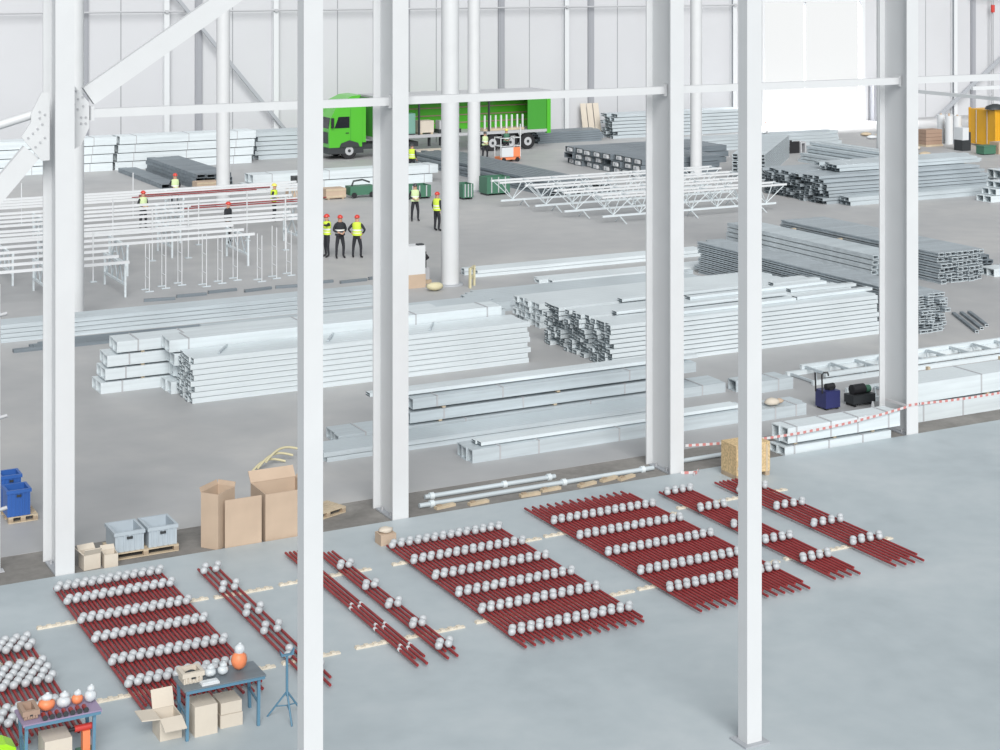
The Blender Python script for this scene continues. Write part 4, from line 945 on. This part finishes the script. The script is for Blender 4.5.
# ------------------------------------------------------------------ people
def body_mesh(pose):
    V = []; E = []; RAD = []
    def v(co, r, parent=None):
        V.append(co); RAD.append(r if isinstance(r, tuple) else (r, r))
        if parent is not None: E.append((parent, len(V)-1))
        return len(V)-1
    pel = v((0,0,.96), (.155,.115)); sp = v((0,-.005,1.13), (.145,.11), pel); ch = v((0,0,1.34), (.165,.12), sp)
    nk = v((0,-.005,1.49), (.062,.062), ch); hd = v((0,-.02,1.585), (.082,.09), nk); tp_ = v((0,-.015,1.69), (.078,.088), hd)
    v((0,-.12,1.60), (.016,.016), hd)
    for s in (-1, 1): v((s*.092,-.005,1.605), (.014,.022), hd)
    st = pose.get('stance', .11)
    for s in (-1, 1):
        hip = v((s*.09,0,.86), (.1,.105), pel); kn = v((s*(.09+st)*.62, -.025, .49), (.064,.068), hip)
        an_ = v((s*st, .02, .1), (.045,.05), kn); v((s*(st+.025), -.15, .045), (.045,.035), an_)
    hands = []
    for s, arm in ((-1, pose['l']), (1, pose['r'])):
        sh = v((s*.185,0,1.40), (.072,.072), ch); el = v(arm[0], (.05,.05), sh); wr = v(arm[1], (.034,.034), el)
        E_, W_ = Vector(arm[0]), Vector(arm[1]); d = (W_-E_).normalized(); pc = W_+d*.07
        pm_ = v(tuple(pc), (.038,.022), wr); hands.append(pc)
        side = d.cross(Vector((0,0,1)) if abs(d.z) < .8 else Vector((0,1,0))).normalized()
        curl = d.cross(side).normalized()*.25
        for k, ln in enumerate((.062,.075,.08,.07)):
            base = pc+d*.035+side*(.027*(1.5-k)/1.5)
            a = v(tuple(base), (.009,.009), pm_); v(tuple(base+(d+curl).normalized()*ln), (.008,.008), a)
        a = v(tuple(pc+side*.045+d*.0), (.01,.01), pm_); v(tuple(pc+side*.06+d*.05), (.009,.009), a)
    me = bpy.data.meshes.new('person_base'); me.from_pydata(V, E, [])
    ob = bpy.data.objects.new('tmp', me); COL.objects.link(ob)
    md = ob.modifiers.new('s', 'SKIN'); md.branch_smoothing = .4
    for i, r in enumerate(RAD):
        sv = me.skin_vertices[0].data[i]; sv.radius = r; sv.use_root = (i == 0)
    sb = ob.modifiers.new('b', 'SUBSURF'); sb.levels = 1; sb.render_levels = 1
    bpy.context.view_layer.update()
    out = bpy.data.meshes.new_from_object(ob.evaluated_get(bpy.context.evaluated_depsgraph_get()))
    bpy.data.objects.remove(ob)
    out.materials.clear()
    for k in ('jacket', 'skin', 'black'): out.materials.append(M[k])
    zmin = min(q.co.z for q in out.vertices)
    for q in out.vertices: q.co.z -= zmin
    for pl in out.polygons:
        c = pl.center; pl.use_smooth = True
        if c.z > 1.49-zmin or any((c-h).length < .125 for h in hands): pl.material_index = 1
        elif c.z < .12: pl.material_index = 2
        else: pl.material_index = 0
    return out
POSES = {
 'down': {'l': ((-.25,.03,1.14), (-.25,-.08,.92)), 'r': ((.25,.03,1.14), (.25,-.08,.92)), 'stance': .12},
 'front': {'l': ((-.27,.04,1.15), (-.1,-.2,1.08)), 'r': ((.27,.04,1.15), (.1,-.2,1.08)), 'stance': .15},
 'point': {'l': ((-.26,.0,1.16), (-.16,-.17,1.0)), 'r': ((.33,-.18,1.36), (.40,-.42,1.42)), 'stance': .12},
 'hips': {'l': ((-.36,.05,1.17), (-.21,-.02,1.0)), 'r': ((.36,.05,1.17), (.21,-.02,1.0)), 'stance': .17},
}
BODY = {k: body_mesh(p_) for k, p_ in POSES.items()}
def ell(rx, ry, z, n=16, cy=0): return [Vector((rx*math.cos(2*math.pi*i/n), cy+ry*math.sin(2*math.pi*i/n), z)) for i in range(n)]
def vest_mesh(m):
    mb = MB(); Z = [(.215,.165,.93), (.20,.16,1.02), (.20,.16,1.05), (.195,.158,1.12), (.195,.158,1.18), (.205,.165,1.32), (.19,.155,1.42), (.11,.10,1.475)]
    for i in range(len(Z)-1):
        mb.rings([ell(*Z[i]), ell(*Z[i+1])], 'strip' if i in (1, 3) else m, True, False)
    return mb.mesh('vest')
VEST = {k: vest_mesh(k) for k in ('vest', 'vestp', 'jacket', 'forest')}
def helmet_mesh(m):
    mb = MB(); mb.rings([ell(.112*math.cos(a), .128*math.cos(a), 1.655+.115*math.sin(a), 14, -.012) for a in [i*math.pi/2/5*.98 for i in range(6)]], m)
    mb.rings([ell(.125,.15,1.648,14,-.025), ell(.113,.13,1.660,14,-.014)], m, True, True)
    return mb.mesh('helmet')
HAT = {k: helmet_mesh(k) for k in ('hatred', 'haty', 'hatd', 'white')}
EYE = MB().ball((0,0,0), .011, 'black', 1).mesh('eye')
def person(label, x, y, pose, heading, vest, hat, z=ZB, sc=1.0):
    t = thing('person', label, 'person', (x, y, z), heading, 'workers on the hall floor'); t.scale = (sc, sc, sc)
    link('body', BODY[pose], t); link('vest', VEST[vest], t)
    h = link('helmet', HAT[hat], t)
    for s in (-1, 1): link('eye', EYE, t, (s*.03, -.106, 1.625))
for px, py, pose, hd, vest, hat, lab in (
    (327, 257, 'point', -1.0, 'vest', 'hatred', 'person in a red helmet and yellow vest pointing with a raised arm'),
    (340, 258, 'front', .4, 'jacket', 'hatred', 'person in a red helmet and dark jacket, hands held together in front'),
    (357, 258, 'hips', 2.9, 'vest', 'hatred', 'person in a bright yellow vest turned away with legs apart'),
    (415, 221, 'front', .3, 'vestp', 'hatd', 'person in a pale hi-vis vest and dark helmet standing alone near the trailer'),
    (437, 231, 'down', 2.4, 'vest', 'hatred', 'person in a yellow vest standing against the round column'),
    (143, 229.5, 'front', .9, 'vestp', 'hatred', 'person in a red helmet and pale vest behind the racking rails'),
    (228, 242.5, 'hips', 1.4, 'jacket', 'hatred', 'person in a red helmet and dark clothes among the racking frames'),
    (175, 209, 'front', .5, 'vestp', 'hatred', 'person crouched in view over the rails beside the dark plank stack'),
    (274, 221, 'front', 1.5, 'vest', 'haty', 'person in a yellow helmet before the wooden crate'),
    (412, 174.5, 'down', 2.8, 'vest', 'hatd', 'person in a yellow vest behind the long white bundles near the truck'),
    (485, 160, 'front', .4, 'vestp', 'hatd', 'person in a pale vest standing by the truck behind the dark rails')):
    p = W(px, py, ZB); person(lab, p.x, p.y, pose, hd-YAW, vest, hat)
for o in [o for o in bpy.data.objects if o.get('label', '').startswith('person crouched')]: o['label'] = 'person with only head and vest showing above the rails by the dark planks'
person('person in green on the white and orange work platform', LX+.6, LY+.4, 'front', -.3, 'forest', 'haty', ZB+.315, .96)

# ------------------------------------------------------------------ light
wd = bpy.data.worlds.new('world'); SC.world = wd; wd.use_nodes = True
bg = wd.node_tree.nodes['Background']; bg.inputs['Color'].default_value = (.90, .96, 1.0, 1); bg.inputs['Strength'].default_value = .43
sun = bpy.data.lights.new('sun', 'SUN'); sun.energy = 3.75; sun.angle = math.radians(42); sun.color = (1.0, .985, .96)
so = bpy.data.objects.new('sun', sun); COL.objects.link(so)
dirv = Vector((.30, .88, -.60)).normalized()
so.rotation_euler = dirv.to_track_quat('-Z', 'Y').to_euler()
yl = bpy.data.lights.new('yard_fill', 'AREA'); yl.shape = 'RECTANGLE'; yl.size = 16; yl.size_y = 1.5; yl.energy = 14000  # added fill lamp, unseen above the gate, brightens the yard ground
yo = bpy.data.objects.new('yard_fill', yl); COL.objects.link(yo); yo.location = ((O0+O1)/2+4, VW+1.6, 11.2)
yo.rotation_euler = Vector((0, .45, -1)).normalized().to_track_quat('-Z', 'Y').to_euler()
SC.view_settings.view_transform = 'Standard'; SC.view_settings.look = 'None'; SC.view_settings.gamma = 1; SC.view_settings.use_curve_mapping = False
SC.view_settings.exposure = 0
